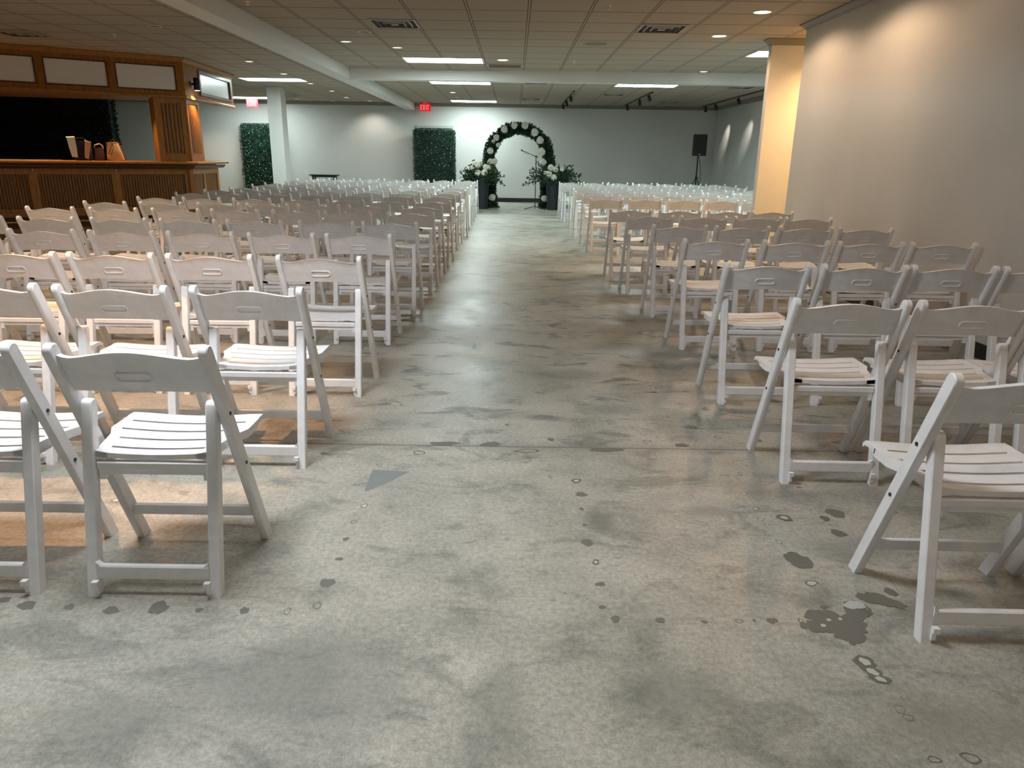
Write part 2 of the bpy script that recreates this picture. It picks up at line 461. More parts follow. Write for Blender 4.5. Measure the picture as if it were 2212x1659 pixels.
# stains and residue on the floor
zc = [0]
def blob(b, x, y, rx, ry, rot=0, seed=0, z=.0008, n=26, rag=.22):
    zc[0] += 1; z = z + zc[0]*.000004
    r_ = random.Random(seed)
    ph = [r_.uniform(0, 6.28) for _ in range(5)]
    vs = [(x, y, z)]
    for k in range(n):
        t = 2*PI*k/n
        q_ = 1 + rag*(.5*math.sin(2*t+ph[0])+.35*math.sin(3*t+ph[1])+.3*math.sin(5*t+ph[2])+.22*math.sin(9*t+ph[3])) + r_.uniform(-.06, .06)
        u, v = rx*q_*math.cos(t), ry*q_*math.sin(t)
        vs.append((x+u*math.cos(rot)-v*math.sin(rot), y+u*math.sin(rot)+v*math.cos(rot), z))
    b.add(vs, [(0, 1+k, 1+(k+1) % n) for k in range(n)])
def ringblob(b, x, y, rx, ry, rot=0, seed=0, z=.0009, th=.25, n=26):
    r_ = random.Random(seed); ph = [r_.uniform(0, 6.28) for _ in range(4)]
    vs = []
    for s_ in (1, 1-th):
        for k in range(n):
            t = 2*PI*k/n
            q_ = s_*(1 + .2*(.6*math.sin(2*t+ph[0])+.4*math.sin(3*t+ph[1])+.3*math.sin(6*t+ph[2])))
            u, v = rx*q_*math.cos(t), ry*q_*math.sin(t)
            vs.append((x+u*math.cos(rot)-v*math.sin(rot), y+u*math.sin(rot)+v*math.cos(rot), z))
    b.add(vs, [(k, (k+1) % n, n+(k+1) % n, n+k) for k in range(n)])
def px(x, y, z=0):
    d = ri*((x-1106)/FPX) - ui*((y-829.5)/FPX) + fw
    t = (z-CAM_H)/d.z
    return d.x*t, d.y*t
# (pixel x, pixel y, half width px, half depth px, kind)
SP = [(787, 1093, 8, 4, 'l'), (764, 1128, 6, 4, 'r'), (747, 1165, 7, 4, 'd'), (733, 1208, 8, 4, 'd'), (707, 1259, 15, 10, 'd'), (685, 1309, 10, 7, 'r'),
      (621, 1321, 8, 7, 'r'), (528, 1319, 9, 8, 'd'), (430, 1318, 8, 5, 'd'), (343, 1313, 20, 14, 'd'), (240, 1319, 18, 8, 'd'), (150, 1311, 11, 7, 'd'), (58, 1308, 19, 10, 'd'), (8, 1296, 14, 7, 'd'),
      (820, 1004, 6, 3, 'r'), (1245, 1039, 11, 5, 'dl'), (1256, 1068, 11, 5, 'd'), (1256, 1100, 5, 3, 'd'), (1263, 1134, 5, 3, 'd'), (1268, 1172, 14, 7, 'd'), (1287, 1215, 8, 6, 'dl'), (1297, 1262, 10, 5, 'd'), (1301, 1312, 8, 4, 'd'),
      (1329, 1337, 10, 7, 'd'), (1427, 1340, 11, 5, 'd'), (1522, 1344, 7, 4, 'd'), (1597, 1342, 10, 4, 'r'), (1629, 1341, 4, 3, 'd'), (1668, 1341, 12, 6, 'd'), (1730, 1342, 6, 5, 'dl'),
      (1725, 1211, 27, 17, 'd'), (1753, 1260, 14, 6, 'l'), (1780, 1312, 9, 4, 'd'), (1924, 1279, 13, 8, 'd'), (1850, 1310, 26, 12, 'l'), (1694, 1119, 16, 7, 'dl'), (1805, 1109, 17, 10, 'd'), (1782, 1120, 11, 5, 'd'),
      (1811, 1152, 17, 7, 'd'), (1632, 1099, 6, 4, 'l'), (1644, 1122, 7, 3, 'l'), (1607, 1067, 5, 3, 'l'), (1683, 1171, 7, 4, 'l'), (1657, 1134, 5, 2, 'l'), (1925, 1104, 9, 6, 'r'), (1726, 1053, 5, 2, 'd'), (1598, 1024, 5, 3, 'l'),
      (2018, 1641, 13, 8, 'r'), (2097, 1638, 20, 12, 'r'), (1944, 1532, 12, 9, 'ro'), (1962, 1550, 11, 7, 'ro'), (1473, 962, 14, 4, 'd'), (1397, 954, 9, 3, 'r'), (1190, 950, 8, 3, 'd'), (1310, 972, 40, 4, 'd'), (960, 958, 30, 4, 'd'), (1060, 960, 22, 5, 'd'),
      (1140, 974, 26, 4, 'r'), (905, 978, 14, 4, 'r'), (332, 1026, 7, 3, 'r'), (250, 1081, 8, 4, 'l'), (1550, 945, 7, 3, 'r'), (1640, 952, 6, 3, 'd'), (700, 980, 8, 3, 'd'), (1095, 918, 4, 2, 'd')]
bd, bl = MB(), MB()
for i, (X, Y, hw, hd, k) in enumerate(SP):
    x, y = px(X, Y); x2, _ = px(X+hw, Y); _, y2 = px(X, Y-hd)
    rx, ry = abs(x2-x), abs(y2-y)
    if k[0] == 'd': blob(bd, x, y, rx, ry, 0, i)
    if k == 'dl': blob(bl, x, y, rx*.5, ry*.45, 0, i, z=.0014)
    if k in ('r', 'l'): ringblob(bd, x, y, rx, ry, 0, i)
    if k == 'ro': ringblob(bd, x, y, rx, ry, .5, i, th=.12)
    if k == 'l': blob(bl, x, y, rx*.72, ry*.7, 0, i, z=.0006)
# the big splash by the right hand chair, the long smear, the shoe-like marks
for (X, Y, hw, hd, rot, sd) in [(1805, 1345, 62, 22, -.2, 101), (1838, 1372, 26, 22, -.7, 102), (1850, 1325, 34, 14, .3, 103), (1765, 1352, 34, 13, 0, 104), (1902, 1297, 52, 11, -.55, 105)]:
    x, y = px(X, Y); x2, _ = px(X+hw, Y); _, y2 = px(X, Y-hd)
    blob(bd, x, y, abs(x2-x), abs(y2-y), rot, sd, z=.0008+(sd-100)*.00012, n=64, rag=.30)
for (X, Y, hw, hd, rot, sd) in [(1868, 1430, 24, 10, -1.0, 111), (1885, 1452, 24, 9, -.7, 112), (1902, 1468, 22, 7, -.4, 113)]:
    x, y = px(X, Y); x2, _ = px(X+hw, Y); _, y2 = px(X, Y-hd)
    blob(bd, x, y, abs(x2-x), abs(y2-y)*1.3, rot, sd)
    blob(bl, x, y, abs(x2-x)*.5, abs(y2-y)*.7, rot, sd+20, z=.0014)
for (X, Y, hw, hd) in [(1845, 1308, 22, 9), (1790, 1340, 5, 3), (1778, 1352, 6, 3), (1815, 1338, 4, 3)]:
    x, y = px(X, Y); x2, _ = px(X+hw, Y); _, y2 = px(X, Y-hd)
    blob(bl, x, y, abs(x2-x), abs(y2-y), 0, X, z=.0016)
o = bd.build('bare_patches', M['stain'], floor); o['label'] = 'dark bare patches and ring marks'; o['kind'] = 'structure'
o = bl.build('pale_residue', M['glue'], floor); o['label'] = 'pale flecks of old residue'; o['kind'] = 'structure'
b = MB()
P_ = [px(805, 1015), px(885, 1019), px(838, 1042), px(790, 1062), px(788, 1058)]
b.add([(x, y, .0007) for x, y in P_], [tuple(range(len(P_)-1, -1, -1))])
o = b.build('repair_patch', M['patch'], floor); o['label'] = 'bluish grey triangular repair patch'; o['kind'] = 'structure'

# ------------------------------------------------------------------ the folding chair
def frame_leg(x, p0, p1, w_, d_, bend=0., round_top=True, n=12):
    """flat bar from foot p0 to top p1 in the y-z plane at x, w_ thick in x, d_ wide, with a rounded top"""
    b = MB()
    p0, p1 = Vector((0, *p0)), Vector((0, *p1))
    ax = (p1-p0).normalized(); sd = Vector((0, ax.z, -ax.y))      # sd points forward
    L = (p1-p0).length
    out = []
    # foot cut level with the floor
    k = ax.y/ax.z
    out.append(p0 + sd*(d_/2) - ax*((sd*(d_/2)).z/ax.z)); 
    out.append(p1 - ax*(d_/2) + sd*(d_/2))
    for i in range(1, 7):
        t = PI*i/7
        out.append(p1 - ax*(d_/2) + sd*(d_/2*math.cos(t)) + ax*(d_/2*math.sin(t)))
    out.append(p1 - ax*(d_/2) - sd*(d_/2))
    out.append(p0 - sd*(d_/2) + ax*((sd*(d_/2)).z/ax.z))
    m_ = len(out); ch = .0035
    cen = sum(out, Vector())/m_
    def ins(p, amt):
        # inset towards the bar's axis
        tt = (p-p0).dot(ax); c_ = p0+ax*min(max(tt, d_/2), L-d_/2); dd = p-c_
        return p - dd.normalized()*amt if dd.length > 1e-6 else p
    rings = []
    for xx, inset in ((x-w_/2, ch), (x-w_/2+ch, 0), (x+w_/2-ch, 0), (x+w_/2, ch)):
        rr = []
        for i, p in enumerate(out):
            pp = ins(p, inset) if inset else p
            if i in (0, m_-1): pp = Vector((0, pp.y, max(p.z, 0)))
            rr.append(Vector((xx, pp.y, pp.z)))
        rings.append(rr)
    vs = [p for r_ in rings for p in r_]; fs = []
    for i in range(3):
        for k_ in range(m_):
            fs.append((i*m_+k_, i*m_+(k_+1) % m_, (i+1)*m_+(k_+1) % m_, (i+1)*m_+k_))
    fs.append(tuple(range(m_-1, -1, -1))); fs.append(tuple(3*m_+k_ for k_ in range(m_)))
    b.add(vs, fs)
    return b

XLg, XSh = .2185, .1865       # centre of the long frame's and of the short frame's bars
FOOT_F, TOP_B = (.372, 0), (.028, .782)
TOP_S = (.125, .592)
def long_y(z): return FOOT_F[0] + (TOP_B[0]-FOOT_F[0])*z/TOP_B[1]
def short_y(z): return TOP_S[0]*z/TOP_S[1]

def make_chair():
    t = thing('folding_chair', 'x', 'chair')
    for sx in (-1, 1):
        o = fixn(frame_leg(sx*XLg, FOOT_F, TOP_B, .027, .046).build('leg', M['chair'], t, True))
        o['label'] = 'long leg running up into the back post'
        b = MB()
        for z in (.548, .350):
            y = long_y(z)
            b.cyl((sx*(XLg+.0135), y, z), (sx*(XLg+.0165), y, z), .0062, 8)
        fixn(b.build('bolt', M['bolt'], o))
        o = frame_leg(sx*XSh, (0, 0), TOP_S, .034, .036)
        # stacking clip near the foot
        o.box(sx*XSh-sx*.017-.009, sx*XSh-sx*.017+.009, -.030, -.014, .040, .056)
        o.box(sx*XSh-sx*.017-.006, sx*XSh-sx*.017+.006, -.020, -.010, .012, .045)
        o = fixn(o.build('leg', M['chair'], t, True))
        o['label'] = 'short rear leg with rounded top and clip'
    # rear stretcher
    b = MB(); b.cbox(-.171, .171, -.004, .018, .052, .098, .004)
    for sx in (-1, 1):
        b.add([(sx*.171, -.003, .098), (sx*.171, .017, .098), (sx*.158, .017, .098), (sx*.158, -.003, .098), (sx*.171, -.003, .110), (sx*.171, .017, .110)], [(0, 1, 5, 4), (3, 4, 0), (2, 1, 5), (3, 2, 5, 4), (0, 3, 2, 1)])
    fixn(b.build('stretcher', M['chair'], t, True))
    # front stretcher
    yy = long_y(.135)
    b = MB(); b.cbox(-.206, .206, yy-.008, yy+.008, .112, .150, .003)
    fixn(b.build('stretcher', M['chair'], t, True))
    # backrest: wavy-topped panel bowed to the rear
    b = MB(); NX, NZ = 22, 5
    fr = []; bk = []
    for i in range(NX+1):
        u = -1+2*i/NX; x = u*.207
        ztop = .752 + .0135*math.cos(u*PI*.98)*(1 if abs(u) < 1 else 1) + (.010*max(0, abs(u)-.86)/.14)
        zbot = .626 + .009*math.cos(u*PI*.5)
        for j in range(NZ+1):
            z = zbot + (ztop-zbot)*(j/NZ if j in (0, NZ) else (j/(NZ-1))*.955)
            bow = -.020*(1-u*u)
            y = TOP_B[0] + (FOOT_F[0]-TOP_B[0])*(1-z/TOP_B[1]) + bow + .004
            th = .0075 if j < NZ else .0105
            fr.append((x, y+th, z)); bk.append((x, y-th, z))
    n_ = len(fr)
    fs = []
    for i in range(NX):
        for j in range(NZ):
            a = i*(NZ+1)+j; c_ = (i+1)*(NZ+1)+j
            fs.append((a, a+1, c_+1, c_)); fs.append((n_+a, n_+c_, n_+c_+1, n_+a+1))
        a = i*(NZ+1); c_ = (i+1)*(NZ+1)
        fs.append((a, c_, n_+c_, n_+a)); fs.append((a+NZ, n_+a+NZ, n_+c_+NZ, c_+NZ))
    for a in (0, NX*(NZ+1)):
        for j in range(NZ): fs.append((a+j, a+j+1, n_+a+j+1, n_+a+j))
    b.add(fr+bk, fs)
    br = fixn(b.build('backrest', M['chair'], t, True))
    # moulded hand grip: a shallow rim on the panel's rear face
    b = MB(); pts = []
    for k in range(20):
        tt = 2*PI*k/20
        cx = .037 if math.cos(tt) > 0 else -.037
        x = cx+.0145*math.cos(tt); z = .682+.0145*math.sin(tt)
        y = TOP_B[0] + (FOOT_F[0]-TOP_B[0])*(1-z/TOP_B[1]) - .020*(1-(x/.207)**2) + .004 - .0085
        pts.append((x, y-.0002, z))
    b.tube(pts+[pts[0]], .0036, 6, False)
    g = fixn(b.build('hand_grip', M['chair'], br, True))
    g['label'] = 'moulded oval hand grip'
    # seat: rails, nosing and five dished slats
    b = MB(); Z = .437
    def dish(x): return -.010*math.cos(min(1, abs(x)/.2)*PI/2)
    def half(y):   # half width of the seat at depth y
        if y < .225: return .1685+.0275*max(0, (y-.085))/.14
        if y < .285: return .196+.028*(y-.225)/.06
        return .224
    rows = [.085, .120, .122]
    bands = [(.085, .127)] + [(.140+.0745*k, .140+.0745*k+.0610) for k in range(3)] + [(.3635, .448)]
    NS = 10
    for bi, (ya, yb) in enumerate(bands):
        edge = bi in (0, len(bands)-1)
        ys = [ya, yb] if not edge or bi == 0 else [ya, ya+.034, ya+.069, yb]
        top = []; bot = []
        for y in ys:
            hw = half(y) - (0 if edge else .030)
            for i in range(NS+1):
                x = -hw + 2*hw*i/NS
                drop = -.014*((y-.43)/.018) if y > .431 else 0
                z = Z + dish(x) + drop + (.004 if y > .38 else 0)
                top.append((x, y, z)); bot.append((x, y, z-.016))
        n_ = len(top); fs = []
        for j in range(len(ys)-1):
            for i in range(NS):
                a = j*(NS+1)+i; c_ = a+NS+1
                fs.append((a, a+1, c_+1, c_)); fs.append((n_+a, n_+c_, n_+c_+1, n_+a+1))
            a = j*(NS+1); c_ = a+NS+1
            fs.append((a, c_, n_+c_, n_+a)); a += NS; c_ += NS; fs.append((a, n_+a, n_+c_, c_))
        for i in range(NS):
            fs.append((i, n_+i, n_+i+1, i+1)); a = (len(ys)-1)*(NS+1)+i; fs.append((a, a+1, n_+a+1, n_+a))
        b.add(top+bot, fs)
    for sx in (-1, 1):      # side rails
        ys = [.085, .225, .285, .37]; vs = []
        for y in ys:
            h = half(y)
            vs += [(sx*h, y, Z+.002), (sx*(h-.034), y, Z+.0005+dish(h-.034)), (sx*(h-.034), y, Z-.022), (sx*h, y, Z-.026)]
        fs = []
        for j in range(3):
            for k in range(4): fs.append((j*4+k, j*4+(k+1) % 4, (j+1)*4+(k+1) % 4, (j+1)*4+k))
        fs += [(0, 1, 2, 3), (15, 14, 13, 12)]
        b.add(vs, fs)
        # bracket under the rail
        b.cbox(sx*.150-.010 if sx > 0 else -.160, sx*.150+.010 if sx > 0 else -.140, .12, .34, .388, .415, .002, axis='y')
    fixn(b.build('seat', M['chair'], t, True))
    # apron under the rear edge with end tabs
    b = MB(); b.cbox(-.166, .166, .078, .104, .380, .404, .003)
    b.box(-.150, .150, .0865, .100, .362, .386)
    for sx in (-1, 1): b.box(min(sx*.150, sx*.166), max(sx*.150, sx*.166), .084, .108, .345, .385)
    fixn(b.build('apron', M['chair'], t, True))
    return t

proto = make_chair()
proto_parts = list(proto.children)
used = False
def place_chair(x, y, rz, label, group, bolts=True):
    global used
    if not used:
        used = True; r = proto
    else:
        r = proto.copy(); COL.objects.link(r)
        for ch in proto_parts:
            c = ch.copy(); COL.objects.link(c); c.parent = r
            for g in ch.children:
                if g.name.startswith('bolt') and not bolts: continue
                d = g.copy(); COL.objects.link(d); d.parent = c
    r.location = (x, y, 0); r.rotation_euler = (0, 0, rz)
    r['label'] = label; r['group'] = group
    return r

ORD = ['', 'first', 'second', 'third', 'fourth', 'fifth', 'sixth', 'seventh', 'eighth', 'ninth', 'tenth', 'eleventh', 'twelfth', 'thirteenth', 'fourteenth', 'fifteenth', 'sixteenth']
LY = [1.95, 2.92, 3.92, 5.10, 6.10, 7.25, 8.20, 9.19, 10.41, 11.37, 12.28, 13.51, 14.39, 15.70, 16.64, 17.69]
LX = {1: [-.867, -1.42], 2: [-.874, -1.424, -1.968], 3: [-.833, -1.424, -1.959, -2.486, -3.03], 4: [-.865, -1.398, -1.963, -2.507, -3.066, -3.63], 5: [-.813, -1.337, -1.934, -2.474, -3.046, -3.648, -4.24],
      6: [-.796, -1.415, -1.924, -2.519, -3.096, -3.695, -4.324], 7: [-.803, -1.382, -1.941, -2.504, -3.046, -3.678, -4.29], 8: [-.795, -1.324, -1.866, -2.423, -3.024, -3.644, -4.192],
      9: [-.835, -1.411, -1.999, -2.56, -3.13, -3.724, -4.275], 10: [-.829, -1.447, -2.008, -2.57, -3.137, -3.722, -4.27], 11: [-.805, -1.445, -2.04, -2.599, -3.153, -3.68, -4.22],
      12: [-.849, -1.46, -2.039, -2.621, -3.18, -3.748, -4.271], 13: [-.84, -1.419, -1.995, -2.58, -3.168, -3.75, -4.334]}
for r_ in (14, 15, 16):
    a0 = {14: -.875, 15: -.885, 16: -.886}[r_]
    LX[r_] = [a0-.578*k for k in range(7)]
RY = [1.78, 2.83, 3.89, 5.09, 6.20, 7.31, 8.19, 10.42, 11.50, 12.58, 13.69, 14.71, 15.84, 16.61, 17.52]
RX = {1: [1.154, 1.68, 2.2], 2: [1.13, 1.634, 2.11, 2.60], 3: [1.14, 1.662, 2.149, 2.640], 4: [1.184, 1.735, 2.258, 2.760], 5: [1.171, 1.693, 2.229, 2.735], 6: [1.118, 1.642, 2.177, 2.677], 7: [1.063, 1.602, 2.136, 2.62],
      8: [1.061, 1.603, 2.149, 2.667, 3.19], 9: [1.046, 1.613, 2.131, 2.68, 3.257], 10: [1.021, 1.573, 2.128, 2.709, 3.23, 3.778], 11: [1.073, 1.66, 2.24, 2.82, 3.40, 3.97]}
for r_, a0 in ((12, 1.09), (13, 1.037), (14, 1.028), (15, 1.036)):
    RX[r_] = [a0+.567*k for k in range(7)]
rnd = random.Random(3)
def spot_words(side, row, k, n):
    if k == 0: pl = 'beside the aisle'
    elif k == n-1 and n > 3: pl = 'at the far end from the aisle'
    else: pl = ORD[k+1]+' from the aisle'
    return f'white slatted folding chair {pl}, {ORD[row]} row back, {side} block'
for row, xs in LX.items():
    for k, x in enumerate(xs):
        rz = rnd.uniform(-.02, .02)
        place_chair(x-.2175, LY[row-1]+rnd.uniform(-.012, .012) if row > 1 else LY[0], rz if row > 1 else 0, spot_words('left', row, k, len(xs)), 'white folding chairs left of the aisle', row < 8)
for row, xs in RX.items():
    for k, x in enumerate(xs):
        rz = rnd.uniform(-.02, .02)
        place_chair(x+.2175, RY[row-1]+(rnd.uniform(-.012, .012) if row > 1 else 0), rz, spot_words('right', row, k, len(xs)), 'white folding chairs right of the aisle', row < 8)

# ------------------------------------------------------------------ ceiling fixtures
def troffer(x0, y0, label, m='troffer', w_=1.301, d_=.6505):
    t = thing('ceiling_light', label, 'light', (x0+w_/2, y0+d_/2, HC), 0, 'fluorescent ceiling lights')
    b = MB()
    e = .03; W, D = w_/2, d_/2
    b.box(-W, W, -D, -D+e, -.012, 0); b.box(-W, W, D-e, D, -.012, 0); b.box(-W, -W+e, -D+e, D-e, -.012, 0); b.box(W-e, W, -D+e, D-e, -.012, 0)
    b.build('frame', M['trim_white'], t)
    b = MB(); b.box(-W+e, W-e, -D+e, D-e, -.008, -.001); b.build('diffuser', M[m], t)
    return t
troffer(GX-2*TILE, GY+6*TILE, 'bright fluorescent panel in front of the cross beam, left of the aisle')
troffer(GX-2*TILE, 16.15, 'bright fluorescent panel just beyond the cross beam, left of the aisle')
troffer(GX-2*TILE, 21.45, 'bright fluorescent panel against the end wall above the arch')
troffer(GX+4*TILE, 16.15, 'bright fluorescent panel beyond the cross beam over the right block')
troffer(-5.73, 16.10, 'bright fluorescent panel left of the long beam before the white column')
troffer(-8.0, 21.35, 'bright fluorescent panel behind the column near the left exit sign')
troffer(GX+6*TILE, GY+4*TILE, 'bright fluorescent panel partly hidden behind the orange wall end')
troffer(GX-2*TILE, 1.85, 'fluorescent panel above the nearest left rows, out of the picture', 'troffer_near')
troffer(GX-1*TILE, -2.6, 'added ambient fill panel behind the viewpoint, out of the picture', 'fill_rear')  # unseen panel added to raise the ambient light

def downlight(x, y, label, m='dl_mid', r=.085, energy=0, color=NEUT, spot=1.9, blend=.7, target=None, group='recessed downlights'):
    t = thing('downlight', label, 'light', (x, y, HC), 0, group)
    b = MB(); b.lathe([(r*.80, -.004), (r*.86, -.010), (r, -.007), (r, 0), (r*.8, 0)], n=20, cap=False); fixn(b.build('trim_ring', M['trim_white'], t, True))
    b = MB(); b.lathe([(r*.80, -.003), (r*.80, -.0005)], n=20); fixn(b.build('lens', M[m], t))
    if energy:
        light('SPOT', 'downlight_beam', (0, 0, -.02), t, energy, color, None if target is None else (target[0]-x, target[1]-y, -HC), .04, spot, blend)
    return t
WSP = 32
downlight(2.55, 8.42, 'glowing warm downlight nearest the right wall corner', 'dl_on', .10, WSP, WARM, 2.8, .35)
downlight(2.52, 9.99, 'glowing warm downlight before the orange wall end', 'dl_on', .10, WSP, WARM, 2.8, .35)
downlight(-.225, 12.66, 'warm round downlight beside the return grille', 'dl_on', .10, 40, NEUT)
downlight(-1.926, 10.086, 'unlit downlight with dark centre near the left ceiling vent', 'dl_off')
downlight(-2.347, 10.932, 'small pale downlight beside the long beam', 'dl_dim')
downlight(-1.721, 11.437, 'small pale downlight before the nearest fluorescent panel', 'dl_dim')
downlight(-4.482, 9.904, 'nearly dark downlight left of the long beam', 'dl_off')
for (x, y, lb, e) in [(-4.516, 13.351, 'first', 0), (-4.512, 15.267, 'second', 0), (-4.511, 17.205, 'third', 0), (-4.488, 19.055, 'fourth', 20), (-4.584, 21.068, 'fifth', 0)]:
    downlight(x, y, f'{lb} small downlight of the line left of the long beam', 'dl_mid', .075, e)
downlight(-4.175, 22.25, 'downlight close to the end wall left of the beam', 'dl_mid', .075, 26, NEUT, 2.2, target=(-4.175, 22.6))
downlight(-5.298, 22.5, 'faint downlight above the black wall table', 'dl_dim', .07)
downlight(-6.143, 21.9, 'faint downlight just right of the white column', 'dl_dim', .07)
downlight(-1.537, 18.929, 'small bright downlight between two fluorescent panels', 'dl_on', .075, 15)
downlight(-1.556, 20.49, 'tiny dim downlight before the rearmost fluorescent panel', 'dl_dim', .05)
downlight(3.272, 13.83, 'small downlight tucked before the cross beam on the right', 'dl_mid', .075, 12)
downlight(-8.9, 21.9, 'warm downlight hidden by the bar canopy lighting the end wall', 'dl_mid', .08, 40, (1, .72, .48), 1.9)
downlight(4.35, 9.62, 'warm downlight hidden in the side passage', 'dl_on', .10, 170, (1, .56, .22), 2.6)
# lamps of the same grid above the near seats, out of the picture
OUT = iter(['second lamp from the corner along the near right wall', 'third lamp along the near right wall', 'lamp over the nearest right seats', 'lamp over the left block towards the bar', 'lamp over the middle of the left block', 'lamp over the nearest left rows', 'lamp before the bar front'])
for (x, y, e, c) in [(2.53, 6.80, 32, WARM), (2.53, 3.5, 16, WARM), (2.53, .6, 22, WARM), (-4.5, 7.4, 90, WARM), (-4.5, 5.4, 90, WARM), (-2.6, 3.4, 190, (1, .50, .21)), (-6.4, 7.3, 60, WARM)]:
    downlight(x, y, 'warm down'+next(OUT)+', out of the picture', 'dl_on', .10, e, c, 2.8 if (x > 0 and y > 6) else 1.25 if abs(x+2.6) < .01 else 2.0, .35)

def vent(x, y, label, s_=.27, dark=False):
    t = thing('air_vent', label, 'vent', (x, y, HC), 0, 'square ceiling vents')
    b = MB(); b.box(-s_, s_, -s_, s_, -.004, 0); b.build('backing', M['vent_dark'], t)
    b = MB()
    for k, r in enumerate((s_, s_*.72, s_*.46)):
        w_ = .024 if k == 0 else .013
        zz = -.006 - .004*k
        b.sweep([(r, -r, zz), (r, r, zz), (-r, r, zz), (-r, -r, zz)], [(0, .003), (-w_, -.004), (-w_, -.007), (0, 0)], closed=True)
    b.box(-s_*.16, s_*.16, -s_*.16, s_*.16, -.020, -.016)
    fixn(b.build('louvre', M['vent'], t))
    return t
vent(-1.44, 9.45, 'dark louvred ceiling vent left of the aisle, near the top edge')
vent(1.71, 9.52, 'louvred ceiling vent right of the aisle, near the top edge')
vent(-6.62, 10.65, 'dark ceiling vent above the bar at the left edge')
for (x, y, lb) in [(.40, 16.2, 'dark vent in the far ceiling behind the cross beam, over the aisle'), (.38, 20.7, 'dark vent over the flower arch'), (4.75, 16.6, 'dark vent near the rightmost light track'), (4.1, 20.9, 'dark vent before the black loudspeaker'),
                   (2.35, 18.9, 'faint vent between the two middle light tracks'), (-6.6, 17.6, 'dark vent at the corner of the bar canopy'), (-6.0, 20.6, 'dark vent behind the white column')]:
    vent(x, y, lb, .25)
t = thing('return_grille', 'brown return air grille before the cross beam', 'vent', (-.20, 13.42, HC))
b = MB(); b.box(-.31, .31, -.20, .20, -.010, 0); b.build('frame', M['vent'], t)
b = MB(); b.box(-.27, .27, -.16, .16, -.013, -.010)
for k in range(12): b.box(-.27, .27, -.155+k*.027, -.145+k*.027, -.018, -.013)
b.build('grille_bars', M['grille'], t)
t = thing('ceiling_speaker', 'round ceiling speaker flush with the tiles right of the aisle', 'speaker', (1.06, 10.80, HC))
b = MB(); b.lathe([(.15, -.006), (.165, -.004), (.17, 0), (.15, 0)], n=28, cap=False); fixn(b.build('ring', M['ceil'], t, True))
b = MB(); b.lathe([(.15, -.004), (.15, 0)], n=28); fixn(b.build('grille', M['grille'], t))
for i, (x, y, lb) in enumerate([(.926, 8.229, 'small sprinkler head at the top edge right of the aisle'), (-2.768, 8.295, 'small sprinkler head at the top edge beside the long beam'), (.921, 12.759, 'small sprinkler head before the cross beam'), (-5.35, 10.6, 'small sprinkler head above the bar'), (-5.9, 16.0, 'small sprinkler head before the white column')]):
    b = MB(); b.lathe([(.03, 0), (.03, -.004), (.008, -.006), (.008, -.03), (.018, -.034), (.018, -.037)][::-1], (x, y, HC), 12)
    tag(fixn(b.build('sprinkler', M['trim_white'], None, True)), lb, 'sprinkler', 'ceiling sprinklers')

# light tracks
def track(x, y0, y1, heads, label):
    t = thing('light_track', label, 'light', (x, 0, HC), 0, 'ceiling light tracks')
    b = MB(); b.box(-.017, .017, y0, y1, -.022, 0); b.build('rail', M['black'], t)
    for (y, tgt, e, gl) in heads:
        d = (Vector(tgt)-Vector((0, y, -.11))).normalized()
        b = MB(); b.cyl((0, y, -.02), (0, y, -.075), .012, 8)
        c0 = Vector((0, y, -.11)); b.cyl(c0-d*.06, c0+d*.06, .034, 12, .042)
        hd = fixn(b.build('lamp_head', M['black'], t, True))
        b = MB(); b.cyl(c0+d*.0605, c0+d*.064, .034, 12)
        fixn(b.build('bulb', M['dl_on' if gl else 'dl_mid'], hd))
        if e:
            p = c0+d*.075
            light('SPOT', 'track_beam', p, t, e, NEUT, Vector(tgt), .02, math.radians(32), 1.0)
track(1.33, 18.0, 22.5, [(19.0, (.6, 22, -1.6), 0, 0), (20.6, (.4, 22, -1.6), 0, 0), (22.0, (-.4, 22.6, -1.6), 0, 0)], 'black light track nearest the flower arch')
track(3.13, 18.0, 22.4, [(18.4, (1, 20, -2), 0, 0), (19.8, (.5, 21, -2), 0, 0), (21.9, (.5, 22.8, -2), 0, 0)], 'middle black light track over the right block')
track(5.38, 14.6, 22.5, [(18.9, (.55, 19.7, -.85), 42, 1), (21.0, (.55, 21.7, -.85), 42, 0), (22.1, (.2, 22.9, -1.6), 0, 0)], 'long black light track beside the far right wall')

